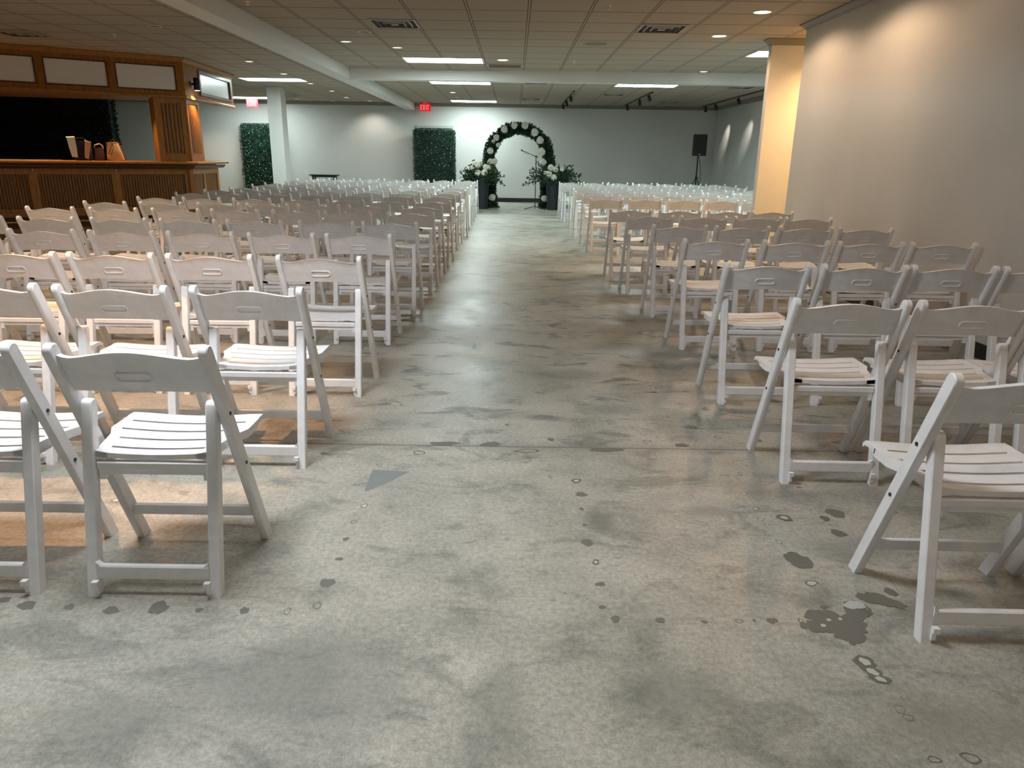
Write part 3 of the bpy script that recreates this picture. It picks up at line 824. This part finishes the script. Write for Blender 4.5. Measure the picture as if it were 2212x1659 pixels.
# exit signs
def exit_sign(x, y, label, s_=.95):
    t = thing('exit_sign', label, 'sign', (x, y, 0), 0, 'red exit signs')
    z0, z1 = 2.55, 2.755
    b = MB(); b.box(-.165*s_, .165*s_, -.02, .02, z0, z1); b.box(-.06, .06, -.015, .015, z1, HC)
    b.build('housing', M['exit_red'], t)
    b = MB(); yy = -.0225; h0, h1 = z0+.035, z1-.035; w_ = .055*s_; st = .017
    def bar(x0, x1, za, zb): b.box(x0, x1, yy, -.02, za, zb)
    X = -.135*s_
    bar(X, X+st, h0, h1); bar(X, X+w_, h1-st, h1); bar(X, X+w_, h0, h0+st); bar(X, X+w_*.85, (h0+h1-st)/2, (h0+h1+st)/2)
    X += w_+.017
    for sg in (1, -1):
        a0 = Vector((X if sg > 0 else X+w_-st, 0, h0)); 
        x_a, x_b = (X, X+w_-st) if sg > 0 else (X+w_-st, X)
        b.add([(x_a, yy, h0), (x_a+st, yy, h0), (x_b+st, yy, h1), (x_b, yy, h1), (x_a, -.02, h0), (x_a+st, -.02, h0), (x_b+st, -.02, h1), (x_b, -.02, h1)], [(0, 1, 2, 3), (7, 6, 5, 4), (0, 4, 5, 1), (3, 2, 6, 7), (1, 5, 6, 2), (0, 3, 7, 4)])
    X += w_+.017; bar(X+.012, X+.012+st, h0, h1); X += .045
    bar(X, X+w_, h1-st, h1); bar(X+w_/2-st/2, X+w_/2+st/2, h0, h1)
    fixn(b.build('lettering', M['exit_letter'], t))
exit_sign(-2.64, 22.6, 'red exit sign right of the long beam above the hedge panel')
exit_sign(-7.42, 21.9, 'red exit sign left of the white column')

# ------------------------------------------------------------------ doors and hedge panels at the end wall
def door(n, x0, x1, top):
    b = MB(); f = .07
    b.box(x0-f, x0, YB-.05, YB, .0, top+f); b.box(x1, x1+f, YB-.05, YB, 0, top+f); b.box(x0, x1, YB-.05, YB, top, top+f)
    fr = struct(b.build(f'door_{n}', M['door']), f'pale door frame behind the {"right" if n == 1 else "left"} hedge panel', 'door')
    b = MB(); b.box(x0, x1, YB-.018, YB-.001, .005, top); b.build('door_leaf', M['door'], fr)
door(1, -2.86, -1.92, 2.10)
door(2, -8.05, -7.1, 2.10)

def leaf(b, c, d, nrm, L, W, mi=0):
    """one folded leaf at c pointing along d"""
    d = d.normalized(); s = d.cross(nrm)
    if s.length < 1e-4: s = d.cross(Vector((0, .3, 1)))
    s = s.normalized()*W/2; up_ = s.cross(d).normalized()*W*.18
    b.add([c, c+d*L*.45+s+up_, c+d*L, c+d*L*.45-s+up_, c+d*L*.5], [(0, 1, 4), (1, 2, 4), (0, 4, 3), (4, 2, 3)], mi)

def hedge(name, label, x0, x1, y, z0, z1, n, m, bud=0, th=.10, lw=.035, seed=1):
    r = random.Random(seed)
    t = thing(name, label, 'hedge panel', ((x0+x1)/2, y, 0), 0, 'boxwood hedge panels' if bud else None)
    cx = (x0+x1)/2; W = (x1-x0)/2
    b = MB(); c_ = .05
    pl = [(-W+c_, -th/2), (W-c_, -th/2), (W, th/2), (-W, th/2)]
    b.prism(pl, 0 if z0 < .05 else z0, z1-.02); b.build('panel_core', M[m], t)
    b = MB()
    for i in range(n):
        e = r.random()
        if e < .90: p = Vector((r.uniform(-W, W), -th/2-r.uniform(0, .025), r.uniform(z0+.02, z1))); nn = Vector((0, -1, 0))
        elif e < .95: s = r.choice((-1, 1)); p = Vector((s*W, r.uniform(-th/2, th/2), r.uniform(z0+.02, z1))); nn = Vector((s, 0, 0))
        else: p = Vector((r.uniform(-W, W), r.uniform(-th/2, th/2), z1-.01)); nn = Vector((0, 0, 1))
        # soft top corners
        if z1-p.z < .06 and W-abs(p.x) < .06: continue
        d = Vector((r.uniform(-1, 1), r.uniform(-1, 1), r.uniform(-1, 1)))+nn*.9
        leaf(b, p, d, Vector((r.uniform(-1, 1), r.uniform(-1, 1), r.uniform(-1, 1))), lw*r.uniform(.7, 1.3), lw*.7)
    o = b.build('foliage', M[m], t); o['kind'] = 'stuff'
    if bud:
        b = MB()
        for i in range(bud):
            p = Vector((r.uniform(-W+.02, W-.02), -th/2-.035, r.uniform(z0+.05, z1-.03))); k = r.uniform(.006, .012)
            b.add([p+Vector(v)*k for v in ((1, 0, 0), (-1, 0, 0), (0, -1, 0), (0, 0, 1), (0, 0, -1))], [(0, 3, 2), (3, 1, 2), (1, 4, 2), (4, 0, 2)])
        o = b.build('white_buds', M['bud'], t); o['kind'] = 'stuff'
    for s in (-1, 1):
        b = MB(); b.box(s*W*.7-.02, s*W*.7+.02, th/2, th/2+.16, 0, .03); b.build('foot', M['black'], t)
    return t
hedge('hedge_panel', 'green boxwood panel dotted white, standing left of the flower arch', -3.01, -1.78, 22.62, 0, 2.06, 6500, 'leaf_hedge', 200, seed=5)
hedge('hedge_panel', 'green boxwood panel dotted white, partly behind the white column', -8.10, -6.95, 22.62, 0, 2.13, 6000, 'leaf_hedge', 260, seed=6)

# ------------------------------------------------------------------ flower arch
AX, AY = .09, 20.3
def rose(b, c, R, r, mi=0):
    N1, N2 = 12, 18
    ph = r.uniform(0, 6)
    vs = []; fs = []
    for i in range(N1+1):
        th_ = PI*i/N1
        for k in range(N2):
            a = 2*PI*k/N2
            rr = R*(1 + .13*math.sin(3*a+6*th_+ph) + .13*math.sin(5*a-11*th_+ph))
            vs.append((c[0]+rr*math.sin(th_)*math.cos(a), c[1]-rr*.85*math.cos(th_), c[2]+rr*math.sin(th_)*math.sin(a)))
    for i in range(N1):
        for k in range(N2): fs.append((i*N2+k, i*N2+(k+1) % N2, (i+1)*N2+(k+1) % N2, (i+1)*N2+k))
    b.add(vs, fs, mi)
def arch_pt(s):   # s 0..1 from left foot over the top to the right foot
    R = .80; zc = 1.24; leg = 1.36; tot = 2*leg + PI*R; q_ = s*tot
    if q_ < leg:
        z = q_/leg*zc; return Vector((-R + .09*(1-z/zc)**1.3, 0, z))
    if q_ < leg+PI*R:
        a = PI - (q_-leg)/R; return Vector((R*math.cos(a), 0, zc+R*math.sin(a)))
    z = (tot-q_)/leg*zc; return Vector((R - .09*(1-z/zc)**1.3, 0, z))
t = thing('flower_arch', 'round wedding arch covered in dark greenery and white roses', 'arch', (AX, AY, 0))
b = MB(); b.tube([arch_pt(i/60) for i in range(61)], .055, 10); b.build('hoop_frame', M['black'], t, True)
b = MB()
for sx in (-1, 1):
    b.box(sx*.73-.19, sx*.73+.24, -.03, .03, 0, .035); b.box(sx*.73-.03, sx*.73+.03, -.22, .22, 0, .03)
b.build('base', M['black'], t)
r = random.Random(11)
b = MB()
for i in range(10500):
    s = r.random(); c0 = arch_pt(s); c1 = arch_pt(min(1, s+.01)); ax = (c1-c0).normalized() if (c1-c0).length > 1e-6 else Vector((0, 0, 1))
    a = r.uniform(0, 2*PI); nrm = ax.cross(Vector((0, 1, 0))).normalized()
    rad = (Vector((0, 1, 0))*math.cos(a) + nrm*math.sin(a))
    R_ = r.uniform(.03, .135)*(1 + .10*math.sin(s*60))
    d = rad + ax*r.uniform(-.9, .9) + Vector((r.uniform(-.5, .5), r.uniform(-.5, .5), r.uniform(-.6, .3)))
    leaf(b, c0+rad*R_, d, Vector((r.uniform(-1, 1), -1, r.uniform(-1, 1))), r.uniform(.045, .09), r.uniform(.025, .045), 0 if r.random() < .78 else 1)
o = b.build('foliage', [M['leaf_dark'], M['leaf_mid']], t); o['kind'] = 'stuff'
# roses where the photo shows them (pixel positions on the arch plane)
def pxy(X, Y, yy):
    d = ri*((X-1106)/FPX) - ui*((Y-829.5)/FPX) + fw
    k = yy/d.y
    return Vector((d.x*k, yy, CAM_H+d.z*k))
for i, (X, Y, R) in enumerate([(1090, 280, .085), (1111, 271, .08), (1134, 271, .085), (1155, 286, .095), (1167, 303, .09), (1170, 328, .095), (1173, 351, .09), (1072, 297, .075), (1059, 326, .08), (1059, 350, .08), (1068, 349, .075), (1076, 313, .055), (1063, 427, .085), (1176, 429, .08), (1066, 305, .05), (1045, 439, .06)]):
    p = pxy(X, Y, AY-.13)
    b = MB(); rose(b, (p.x-AX, p.y-AY, p.z), R, r)
    fixn(b.build('rose', M['petal'], t, True))

def arrangement(cx, cy, zb, label, roses, limes, spread, seed, flip=1):
    t = thing('flower_arrangement', label, 'flowers', (cx, cy, zb), 0, 'flower arrangements beside the arch')
    r = random.Random(seed)
    b = MB(); st = MB()
    for i in range(70):
        a = r.uniform(0, 2*PI); el = r.uniform(-.15, 1.15)
        L = r.uniform(.28, .62)*(spread if abs(math.cos(a)) > .5 else .8)
        d = Vector((math.cos(a)*math.cos(el)*1.15, math.sin(a)*math.cos(el)*.6, math.sin(el)*.8))
        p0 = Vector((0, 0, .02)); pts = [p0]
        for k in range(1, 7):
            f = k/6
            pts.append(p0 + d*L*f + Vector((0, 0, -.10*f*f + .03*math.sin(3*f+i))))
        st.tube(pts, [.005-.0005*k for k in range(7)], 5)
        for k in range(1, 7):
            for j in range(5):
                dd = Vector((r.uniform(-1, 1), r.uniform(-1, 1), r.uniform(-.6, 1)))+d*.8
                leaf(b, pts[k] + Vector((r.uniform(-.03, .03), r.uniform(-.03, .03), r.uniform(-.03, .03))), dd, Vector((r.uniform(-1, 1), -1, r.uniform(-1, 1))), r.uniform(.05, .085), r.uniform(.026, .042), 0 if r.random() < .8 else 1)
    for i in range(1500):
        v = Vector((r.gauss(0, .17), r.gauss(0, .10), r.gauss(.06, .10)))
        leaf(b, v, Vector((r.uniform(-1, 1), r.uniform(-1, 1), r.uniform(-1, 1))), Vector((0, -1, .2)), r.uniform(.05, .08), .035, 0 if r.random() < .75 else 1)
    st.build('stems', M['leaf_dark'], t)
    o = b.build('foliage', [M['leaf_dark'], M['leaf_mid']], t); o['kind'] = 'stuff'
    for (X, Y, R) in roses:
        p = pxy(X, Y, cy-.17); b = MB(); rose(b, (p.x-cx, p.y-cy, p.z-zb), R, r); fixn(b.build('white_bloom', M['petal'], t, True))
    b = MB()
    for (X, Y, R) in limes:
        p = pxy(X, Y, cy-.14)-Vector((cx, cy, zb))
        for i in range(70):
            leaf(b, p+Vector((r.gauss(0, R), r.gauss(0, R*.5), r.gauss(0, R))), Vector((r.uniform(-1, 1), -.6, r.uniform(-.3, 1))), Vector((r.uniform(-1, 1), 0, 1)), .05, .02)
    o = b.build('lime_filler', M['leaf_lime'], t); o['kind'] = 'stuff'
def vase(cx, cy, h, label):
    b = MB(); b.lathe([(.14, 0), (.15, .01), (.165, h*.5), (.185, h-.02), (.19, h), (.17, h), (.16, h-.03)], (cx, cy, 0), 28)
    tag(fixn(b.build('floor_vase', M['vase'], None, True)), label, 'vase', 'tall slate floor vases')
vase(-.86, 19.75, .79, 'tall slate grey vase left of the arch')
vase(1.0, 19.75, .79, 'tall slate grey vase right of the arch')
arrangement(-.86, 19.75, .78, 'leafy white and lime bouquet left of the arch', [(1032, 373, .075), (1046, 373, .08), (1049, 361, .07), (1032, 358, .06), (1055, 362, .055), (1020, 362, .05)], [(1026, 362, .06), (1040, 356, .05), (1062, 366, .05)], 1.0, 21)
arrangement(1.0, 19.75, .78, 'leafy white and lime bouquet right of the arch', [(1185, 376, .08), (1196, 384, .08), (1190, 362, .075), (1200, 366, .07), (1214, 366, .05), (1178, 374, .05)], [(1199, 372, .07), (1193, 370, .05)], 1.12, 22)

# microphone stand
t = thing('microphone_stand', 'thin black boom microphone stand under the right side of the arch', 'microphone stand', (.53, 19.52, 0))
b = MB()
for a in (2.75, -.5, .9, -1.9)[:3]:
    b.tube([(0, 0, .10), (.30*math.cos(a), .30*math.sin(a), .012)], .009, 6)
b.build('tripod_base', M['black'], t, True)
b = MB(); b.tube([(0, 0, .04), (0, 0, 1.33)], .011, 8); b.build('pole', M['black'], t, True)
b = MB(); b.tube([(.06, 0, 1.31), (-.36, 0, 1.475)], .008, 6); b.cyl((-.02, 0, 1.33), (.03, 0, 1.34), .02, 8)
bo = b.build('boom_arm', M['black'], t, True)
b = MB(); b.cyl((-.35, 0, 1.47), (-.385, 0, 1.49), .014, 10, .024); b.tube([(-.36, -.01, 1.46), (-.25, -.012, 1.40), (-.15, -.012, 1.395), (-.02, -.012, 1.33)], .004, 5)
b.build('microphone', M['black'], t, True)

# ------------------------------------------------------------------ loudspeaker on stand
sx_, sy_ = 5.13, 21.5
t = thing('speaker_stand', 'black tripod pole stand under the loudspeaker at the far right corner', 'stand', (sx_, sy_, 0))
stand = t
b = MB(); b.tube([(0, 0, .25), (0, 0, 1.42)], .019, 10); b.cyl((0, 0, .78), (0, 0, .86), .03, 10); b.cyl((.02, 0, .82), (.06, -.01, .82), .012, 8); b.build('pole', M['black'], t, True)
for a in (.3, 2.4, 4.5):
    b = MB(); b.tube([(0, 0, .85), (.42*math.cos(a), .42*math.sin(a), .015)], .011, 6); b.tube([(0, 0, .35), (.22*math.cos(a), .22*math.sin(a), .45)], .007, 6); b.build('leg', M['black'], t, True)
t = thing('loudspeaker', 'black loudspeaker on the tripod stand in the far right corner', 'speaker', (sx_, sy_, 1.42))
b = MB(); b.prism([(-.19, -.14), (.19, -.14), (.20, -.10), (.12, .17), (-.12, .17), (-.20, -.10)], 0, .57)
o = b.build('cabinet', M['black_gloss'], t)
md = o.modifiers.new('bevel', 'BEVEL'); md.width = .025; md.segments = 3
b = MB(); b.box(-.165, .165, -.150, -.138, .05, .52); b.build('front_grille', M['black'], t)
b = MB(); b.box(-.03, .03, -.153, -.150, .03, .045); b.build('badge', M['chrome'], t)
b = MB(); b.tube([(.05, .05, 1.405), (.11, .05, 1.1), (.125, .03, .75), (.10, .02, .35), (.14, .03, .012), (.40, .10, .010)], .008, 6)
o = b.build('cable', M['black'], stand, True); o['label'] = 'thin black cable hanging to the floor'

# wall table and outlet
t = thing('console_table', 'small black table against the end wall beside the left column', 'table', (-5.66, 22.55, 0))
b = MB(); b.prism([(-.42, -.17), (.40, -.17), (.40, .17), (-.42, .17)], .705, .735); b.box(-.36, .34, -.14, .14, .665, .705); b.build('tabletop', M['black'], t)
for x in (-.32, .30):
    for y in (-.12, .12):
        b = MB(); b.box(x-.02, x+.02, y-.02, y+.02, 0, .67); b.build('leg', M['black'], t)
b = MB(); b.box(-6.34, -6.26, YB-.008, YB, .72, .84); b.box(-6.325, -6.275, YB-.011, YB-.008, .735, .775); b.box(-6.325, -6.275, YB-.011, YB-.008, .785, .825)
tag(b.build('wall_outlet', M['outlet']), 'small wall outlet between the column and the black table', 'outlet')
b = MB(); b.box(4.55, 4.63, YB-.008, YB, .40, .52); tag(b.build('wall_outlet', M['outlet']), 'small outlet low on the end wall right of the arch', 'outlet')

# ------------------------------------------------------------------ the oak bar
Cn = Vector((-5.50, 12.99))            # corner of the canopy in plan
u = Vector((-2.057, -1.361)).normalized()   # along the front, away from the corner
nf = Vector((-u.y, u.x)); nf = nf if nf.y < 0 else -nf    # outward from the front face
v = Vector((-.16, 2.61)).normalized()       # along the side
ns = Vector((v.y, -v.x)); ns = ns if ns.x > 0 else -ns
def F(s, o_=0): p = Cn + u*s + nf*o_; return (p.x, p.y)     # point on the front line at s, o_ outward
def Sd(s, o_=0): p = Cn + v*s + ns*o_; return (p.x, p.y)
def corner(o_):
    """corner of the two faces offset outward by o_"""
    # solve Cn+nf*o + u*a = Cn+ns*o + v*b
    d = (ns-nf)*o_
    det = u.x*(-v.y)-u.y*(-v.x)
    a = (d.x*(-v.y)-d.y*(-v.x))/det
    p = Cn + nf*o_ + u*a; return (p.x, p.y)
LF = 5.0
def fbox(b, s0, s1, o0, o1, z0, z1, mi=0): b.prism([F(s0, o0), F(s1, o0), F(s1, o1), F(s0, o1)], z0, z1, mi)
def sbox(b, s0, s1, o0, o1, z0, z1, mi=0): b.prism([Sd(s0, o0), Sd(s1, o0), Sd(s1, o1), Sd(s0, o1)], z0, z1, mi)
def ribs(b, fn, s0, s1, o0, z0, z1, pitch_=.034, r_=.012):
    n = int((s1-s0)/pitch_)
    p_ = (s1-s0)/n
    for i in range(n):
        c = s0+p_*(i+.5); pl = []
        for k in range(5):
            a = PI*k/4; pl.append(fn(c+p_*.42*math.cos(a), o0+r_*math.sin(a)))
        b.prism(pl, z0, z1)
bar = thing('bar', 'oak bar with fluted front, corner pier and overhead canopy of white panels', 'bar', (0, 0, 0))
ZC0, ZC1 = 2.163, HC-.002
# canopy body
b = MB()
inner = [(-6.05, 15.6), (-6.05, 14.46), (-9.75, 13.70)]
b.prism([Sd(2.61, -.03), corner(-.03), F(LF, -.03)] + [(-9.75, 13.70), (-6.05, 14.46), (-6.05, 15.6)], ZC0+.04, ZC1-.01)
cano = b.build('canopy', M['oak'], bar)
# fascia rails and stiles
b = MB()
fbox(b, 0, LF, -.03, .0, 2.655, ZC1); fbox(b, 0, LF, -.03, 0, ZC0, 2.262)
st = [.0, 1.005, 1.975, 2.945, 3.915, 4.885]
fbox(b, 0, .115, -.03, 0, 2.262, 2.655)
for s in (1.06, 2.03, 3.0, 3.97): fbox(b, s-.052, s+.052, -.03, 0, 2.262, 2.655)
sbox(b, 0, 2.61, -.03, 0, 2.675, ZC1); sbox(b, 0, 2.61, -.03, 0, ZC0, 2.262); sbox(b, 0, .70, -.03, 0, 2.262, 2.675); sbox(b, 2.50, 2.61, -.03, 0, 2.262, 2.675)
fixn(b.build('fascia', M['oak_matte'], cano)); b = MB()
# crown of the canopy
b.sweep([(*F(LF, 0), ZC1), (*corner(0), ZC1), (*Sd(2.66, 0), ZC1)], [(0, 0), (.05, 0), (.05, -.015), (.02, -.05), (0, -.07)])
b.sweep([(*F(LF, 0), ZC0), (*corner(0), ZC0), (*Sd(2.66, 0), ZC0)], [(0, .05), (.018, .03), (.018, 0), (-.03, 0), (-.03, .05)])
fixn(b.build('cornice', M['oak'], cano))
# mouldings and white panels
for i, (a, c_) in enumerate([(.115, 1.008), (1.112, 1.978), (2.082, 2.948), (3.052, 3.918)]):
    b = MB(); fbox(b, a, c_, -.028, -.018, 2.262, 2.655); pn = b.build('white_panel', M['panel_white'], cano)
    b = MB(); e = .022
    fbox(b, a, c_, -.02, -.006, 2.655-e, 2.655); fbox(b, a, c_, -.02, -.006, 2.262, 2.262+e); fbox(b, a, a+e, -.02, -.006, 2.262+e, 2.655-e); fbox(b, c_-e, c_, -.02, -.006, 2.262+e, 2.655-e)
    b.build('panel_moulding', M['oak_dark'], pn)
b = MB(); sbox(b, .70, 2.50, -.028, -.018, 2.262, 2.675); pn = b.build('white_panel', M['panel_gloss'], cano); pn['label'] = 'glossy white side panel'
b = MB(); e = .05
sbox(b, .70, 2.50, -.02, .02, 2.675-e, 2.675); sbox(b, .70, 2.50, -.02, .02, 2.262, 2.262+e); sbox(b, .70, .70+e, -.02, .02, 2.262+e, 2.675-e); sbox(b, 2.50-e*1.6, 2.50, -.02, .02, 2.262+e, 2.675-e)
b.build('panel_moulding', M['oak_dark'], pn)
# corner pier from counter to canopy
ZT = 1.155
b = MB()
b.prism([corner(-.04), F(.50, -.04), (Vector(F(.50, -.04))-nf*.45)[:], (Vector(Sd(.66, -.04))-ns*.25)[:], Sd(.66, -.04)], ZT+.001, ZC0)
for z0, z1 in ((ZT+.001, ZT+.10), (ZC0-.07, ZC0)):
    fbox(b, .0, .50, -.04, -.02, z0, z1); sbox(b, 0, .66, -.04, -.02, z0, z1)
for a, c_ in ((0, .10), (.40, .50)): fbox(b, a, c_, -.04, -.02, ZT+.10, ZC0-.07)
for a, c_ in ((0, .10), (.56, .66)): sbox(b, a, c_, -.04, -.02, ZT+.10, ZC0-.07)
pier = fixn(b.build('pier', M['oak'], bar))
b = MB(); ribs(b, F, .105, .395, -.04, ZT+.14, ZC0-.09, .05, .02); ribs(b, Sd, .105, .555, -.04, ZT+.14, ZC0-.09, .05, .02)
fixn(b.build('fluting', M['oak_rib'], pier, True))
b = MB(); fbox(b, .10, .40, -.04, -.012, ZT+.10, ZT+.125); sbox(b, .10, .56, -.04, -.012, ZT+.10, ZT+.125); b.build('sill_strip', M['oak'], pier)
# counter
b = MB()
prof = [(-.02, -.005), (.085, -.005), (.10, -.014), (.105, -.028), (.098, -.042), (.085, -.05), (-.02, -.05)]
b.prism([F(LF, .0), corner(.0), Sd(1.62, 0), Sd(1.62, -.72), (Vector(corner(-.72)))[:], F(LF, -.72)], ZT-.045, ZT)
ctr = b.build('countertop', M['oak'], bar)
b = MB(); b.sweep([(*F(LF, 0), ZT+.004), (*corner(0), ZT+.004), (*Sd(1.62, 0), ZT+.004)], prof); fixn(b.build('rail_edge', M['oak'], ctr, True))
b = MB(); b.prism([F(LF, -.34), F(1.9, -.34), F(1.9, -.70), F(LF, -.70)], ZT, ZT+.006); o = b.build('laminate_top', M['counter'], ctr); o['label'] = 'pale laminate strip'
b = MB(); b.sweep([(*F(LF, -.02), ZT-.06), (*corner(-.02), ZT-.06), (*Sd(1.60, -.02), ZT-.06)], [(0, 0), (.06, 0), (.05, -.03), (.02, -.055), (0, -.06)]); fixn(b.build('counter_moulding', M['oak_dark'], ctr))
# front base
BO = -.10
b = MB()
b.prism([F(LF, BO), corner(BO), Sd(1.50, BO), Sd(1.50, BO-.12), (Vector(corner(BO-.12)))[:], F(LF, BO-.12)], 0, ZT-.05)
base = b.build('bar_front', M['oak_dark'], bar)
b = MB()
fbox(b, 0, LF, BO, BO+.03, .945, ZT-.11); fbox(b, 0, LF, BO, BO+.03, .36, .42); fbox(b, 0, LF, BO, BO+.07, .30, .36); fbox(b, 0, LF, BO, BO+.04, .0, .12)
sbox(b, 0, 1.50, BO, BO+.03, .945, ZT-.11); sbox(b, 0, 1.50, BO, BO+.03, .36, .42); sbox(b, 0, 1.50, BO, BO+.07, .30, .36); sbox(b, 0, 1.5, BO, BO+.04, 0, .12)
b.build('rails', M['oak'], base)
stl = [(.0, .14), (1.13, 1.26), (2.28, 2.41), (3.43, 3.56)]
for a, c_ in stl:
    b = MB(); fbox(b, a, c_, BO, BO+.03, .42, .945); b.build('stile', M['oak'], base)
for a, c_ in ((0, .12), (.66, .76), (1.40, 1.50)):
    b = MB(); sbox(b, a, c_, BO, BO+.03, .42, .945); b.build('stile', M['oak'], base)
for a, c_ in ((.14, 1.13), (1.26, 2.28), (2.41, 3.43), (3.56, 4.9)):
    b = MB(); ribs(b, F, a, c_, BO, .42, .945, .040, .014); fixn(b.build('fluted_panel', M['oak_rib'], base, True))
for a, c_ in ((.12, .66), (.76, 1.40)):
    b = MB(); ribs(b, Sd, a, c_, BO, .42, .945, .040, .014); fixn(b.build('fluted_panel', M['oak_rib'], base, True))
for s in (1.19, 2.34, 3.49):
    b = MB(); x, y = F(s, BO+.036); b.lathe([(.013, -.008), (.013, .008)], (x, y, 1.01), 10); b.build('button', M['chrome'], base)
# foot rail
b = MB(); x0 = F(.1, BO+.20); x1 = F(LF-.1, BO+.20); b.tube([(*x0, .235), (*x1, .235)], .022, 10)
fr_ = b.build('foot_rail', M['brass'], bar, True)
for s in (.3, 1.6, 2.9, 4.2):
    b = MB(); p0 = F(s, BO+.20); p1 = F(s, BO+.03); b.tube([(*p0, .235), (*p1, .20)], .012, 6); b.build('rail_bracket', M['brass'], fr_, True)
# sconce
p = Vector(Sd(.30, .0)); pc = Vector(Sd(.30, .10))
t = thing('wall_sconce', 'black cylinder sconce on the corner of the bar canopy', 'light', (pc.x, pc.y, 2.41))
b = MB(); b.lathe([(.048, -.10), (.052, -.09), (.052, .09), (.048, .10)], n=20); fixn(b.build('shade', M['black'], t, True))
b = MB(); q0 = p-pc; b.tube([(0, 0, 0), (q0.x*.8, q0.y*.8, 0)], .018, 8); b.tube([(q0.x*.8, q0.y*.8, 0), (q0.x*.985, q0.y*.985, 0)], .05, 12); b.build('bracket', M['black'], t, True)
b = MB(); b.lathe([(.04, -.102), (.04, -.1)], n=16); fixn(b.build('bulb', M['dl_on'], t))
light('SPOT', 'sconce_down', (q0.x*.2, q0.y*.2, -.105), t, 55, (1, .58, .25), (q0.x*1.1, q0.y*1.1, -.9), .02, 1.5, .6)
# warm strip lamps under the canopy, shining on the counter
for s, w_ in ((1.0, 'first'), (2.1, 'second'), (3.2, 'third'), (4.3, 'fourth')):
    x, y = F(s, -.125)
    t = thing('canopy_light', f'small recessed lamp under the bar canopy, {w_} from the corner pier', 'light', (x, y, ZC0+.04), 0, 'recessed lamps under the bar canopy')
    b = MB(); b.lathe([(.04, -.006), (.04, 0)], n=16); b.build('lens', M['dl_on'], t)
    light('SPOT', 'canopy_beam', (0, 0, -.012), t, 42, (1, .62, .33), None, .03, 1.9, .6)

# hedge wall inside the bar
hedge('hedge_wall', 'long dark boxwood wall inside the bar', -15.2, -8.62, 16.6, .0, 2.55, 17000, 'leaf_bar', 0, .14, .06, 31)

# bags on the counter
def bagpt(X): # front of counter plane, some way in
    pass
tx = Vector(F(1.30, -.20)); ang = math.atan2(-u.y, -u.x)
def counter_thing(name, label, cat, s, o_):
    p = Vector(F(s, o_)); return thing(name, label, cat, (p.x, p.y, ZT+.0005), ang)
t = counter_thing('tote_bag', 'black tote bag on the bar counter with cream and peach cloths over its rim', 'bag', 1.605, -.17)
b = MB()
def bagbody(b, w0, w1, d0, d1, h, dx=0):
    vs = []
    n = 16
    for z, W, D, x in ((0, w0*.92, d0*.9, 0), (.02, w0, d0, 0), (h*.5, (w0+w1)/2*1.04, (d0+d1)/2, dx*.5), (h, w1, d1, dx)):
        for k in range(n):
            a = 2*PI*k/n; ca, sa = math.cos(a), math.sin(a)
            e = .45
            vs.append((x+W/2*math.copysign(abs(ca)**e, ca), D/2*math.copysign(abs(sa)**e, sa), z))
    fs = [(i*n+k, i*n+(k+1) % n, (i+1)*n+(k+1) % n, (i+1)*n+k) for i in range(3) for k in range(n)] + [tuple(range(n-1, -1, -1)), tuple(3*n+k for k in range(n))]
    b.add(vs, fs)
bagbody(b, .25, .26, .14, .10, .30); fixn(b.build('body', M['navy'], t, True))
for x0, x1, z0, z1, m_, rr in ((-.20, -.095, .045, .345, 'cream', -.06), (.045, .12, .02, .285, 'peach', .20)):
    b = MB(); mt = Matrix.Translation(((x0+x1)/2, 0, z1)) @ Matrix.Rotation(rr, 4, 'Y')
    w2 = (x1-x0)/2; h_ = z1-z0
    b.add([mt @ Vector(p) for p in ((-w2*1.1, -.085, 0), (w2*1.1, -.085, 0), (w2, -.092, -h_*.5), (w2*.8, -.088, -h_), (-w2*.7, -.088, -h_*.96), (-w2, -.093, -h_*.5), (-w2*1.1, .02, .01), (w2*1.1, .02, .01), (-w2*.9, -.08, -.02), (w2*.9, -.08, -.02))], [(0, 1, 2, 5), (5, 2, 3, 4), (6, 7, 1, 0)])
    o = b.build('draped_cloth', M[m_], t); o['label'] = m_+' coloured cloth over the rim'
    md = o.modifiers.new('thick', 'SOLIDIFY'); md.thickness = .008
b = MB()
b.tube([(-.10, -.04, .29), (-.08, -.04, .335), (.0, -.04, .345), (.06, -.04, .32), (.09, -.04, .28)], .008, 6); b.build('handle', M['navy'], t, True)
t = counter_thing('handbag', 'small dark brown leather handbag between the tote and the tan bag', 'bag', 1.38, -.20)
b = MB(); bagbody(b, .17, .14, .12, .08, .20); fixn(b.build('body', M['brown'], t, True))
b = MB(); b.tube([(-.06, -.02, .19), (-.05, -.02, .235), (.02, -.02, .26), (.06, -.02, .235), (.065, -.02, .19)], .012, 8); o = b.build('handle', M['tan'], t, True)
t = counter_thing('drawstring_bag', 'tan drawstring bucket bag on the bar counter', 'bag', 1.15, -.15)
b = MB(); bagbody(b, .26, .15, .17, .09, .29, -.02); fixn(b.build('body', M['tan'], t, True))
b = MB(); b.tube([(-.07, -.062, .28), (-.02, -.068, .27), (.05, -.062, .28)], .006, 6); b.tube([(-.03, -.068, .27), (-.06, -.085, .20), (-.11, -.092, .10)], .006, 6); b.tube([(-.03, -.068, .27), (-.02, -.085, .20), (-.07, -.095, .09)], .006, 6); b.build('drawstring', M['brown'], t, True)
t = counter_thing('shoulder_bag', 'dark brown shoulder bag leaning behind the tan bag', 'bag', 1.10, -.40)
b = MB(); bagbody(b, .26, .20, .11, .08, .29, -.05); fixn(b.build('body', M['brown'], t, True))
b = MB(); b.tube([(-.10, -.03, .28), (-.04, -.05, .335), (.03, -.05, .25), (.10, -.055, .05)], .008, 6); b.build('strap', M['brown'], t, True)
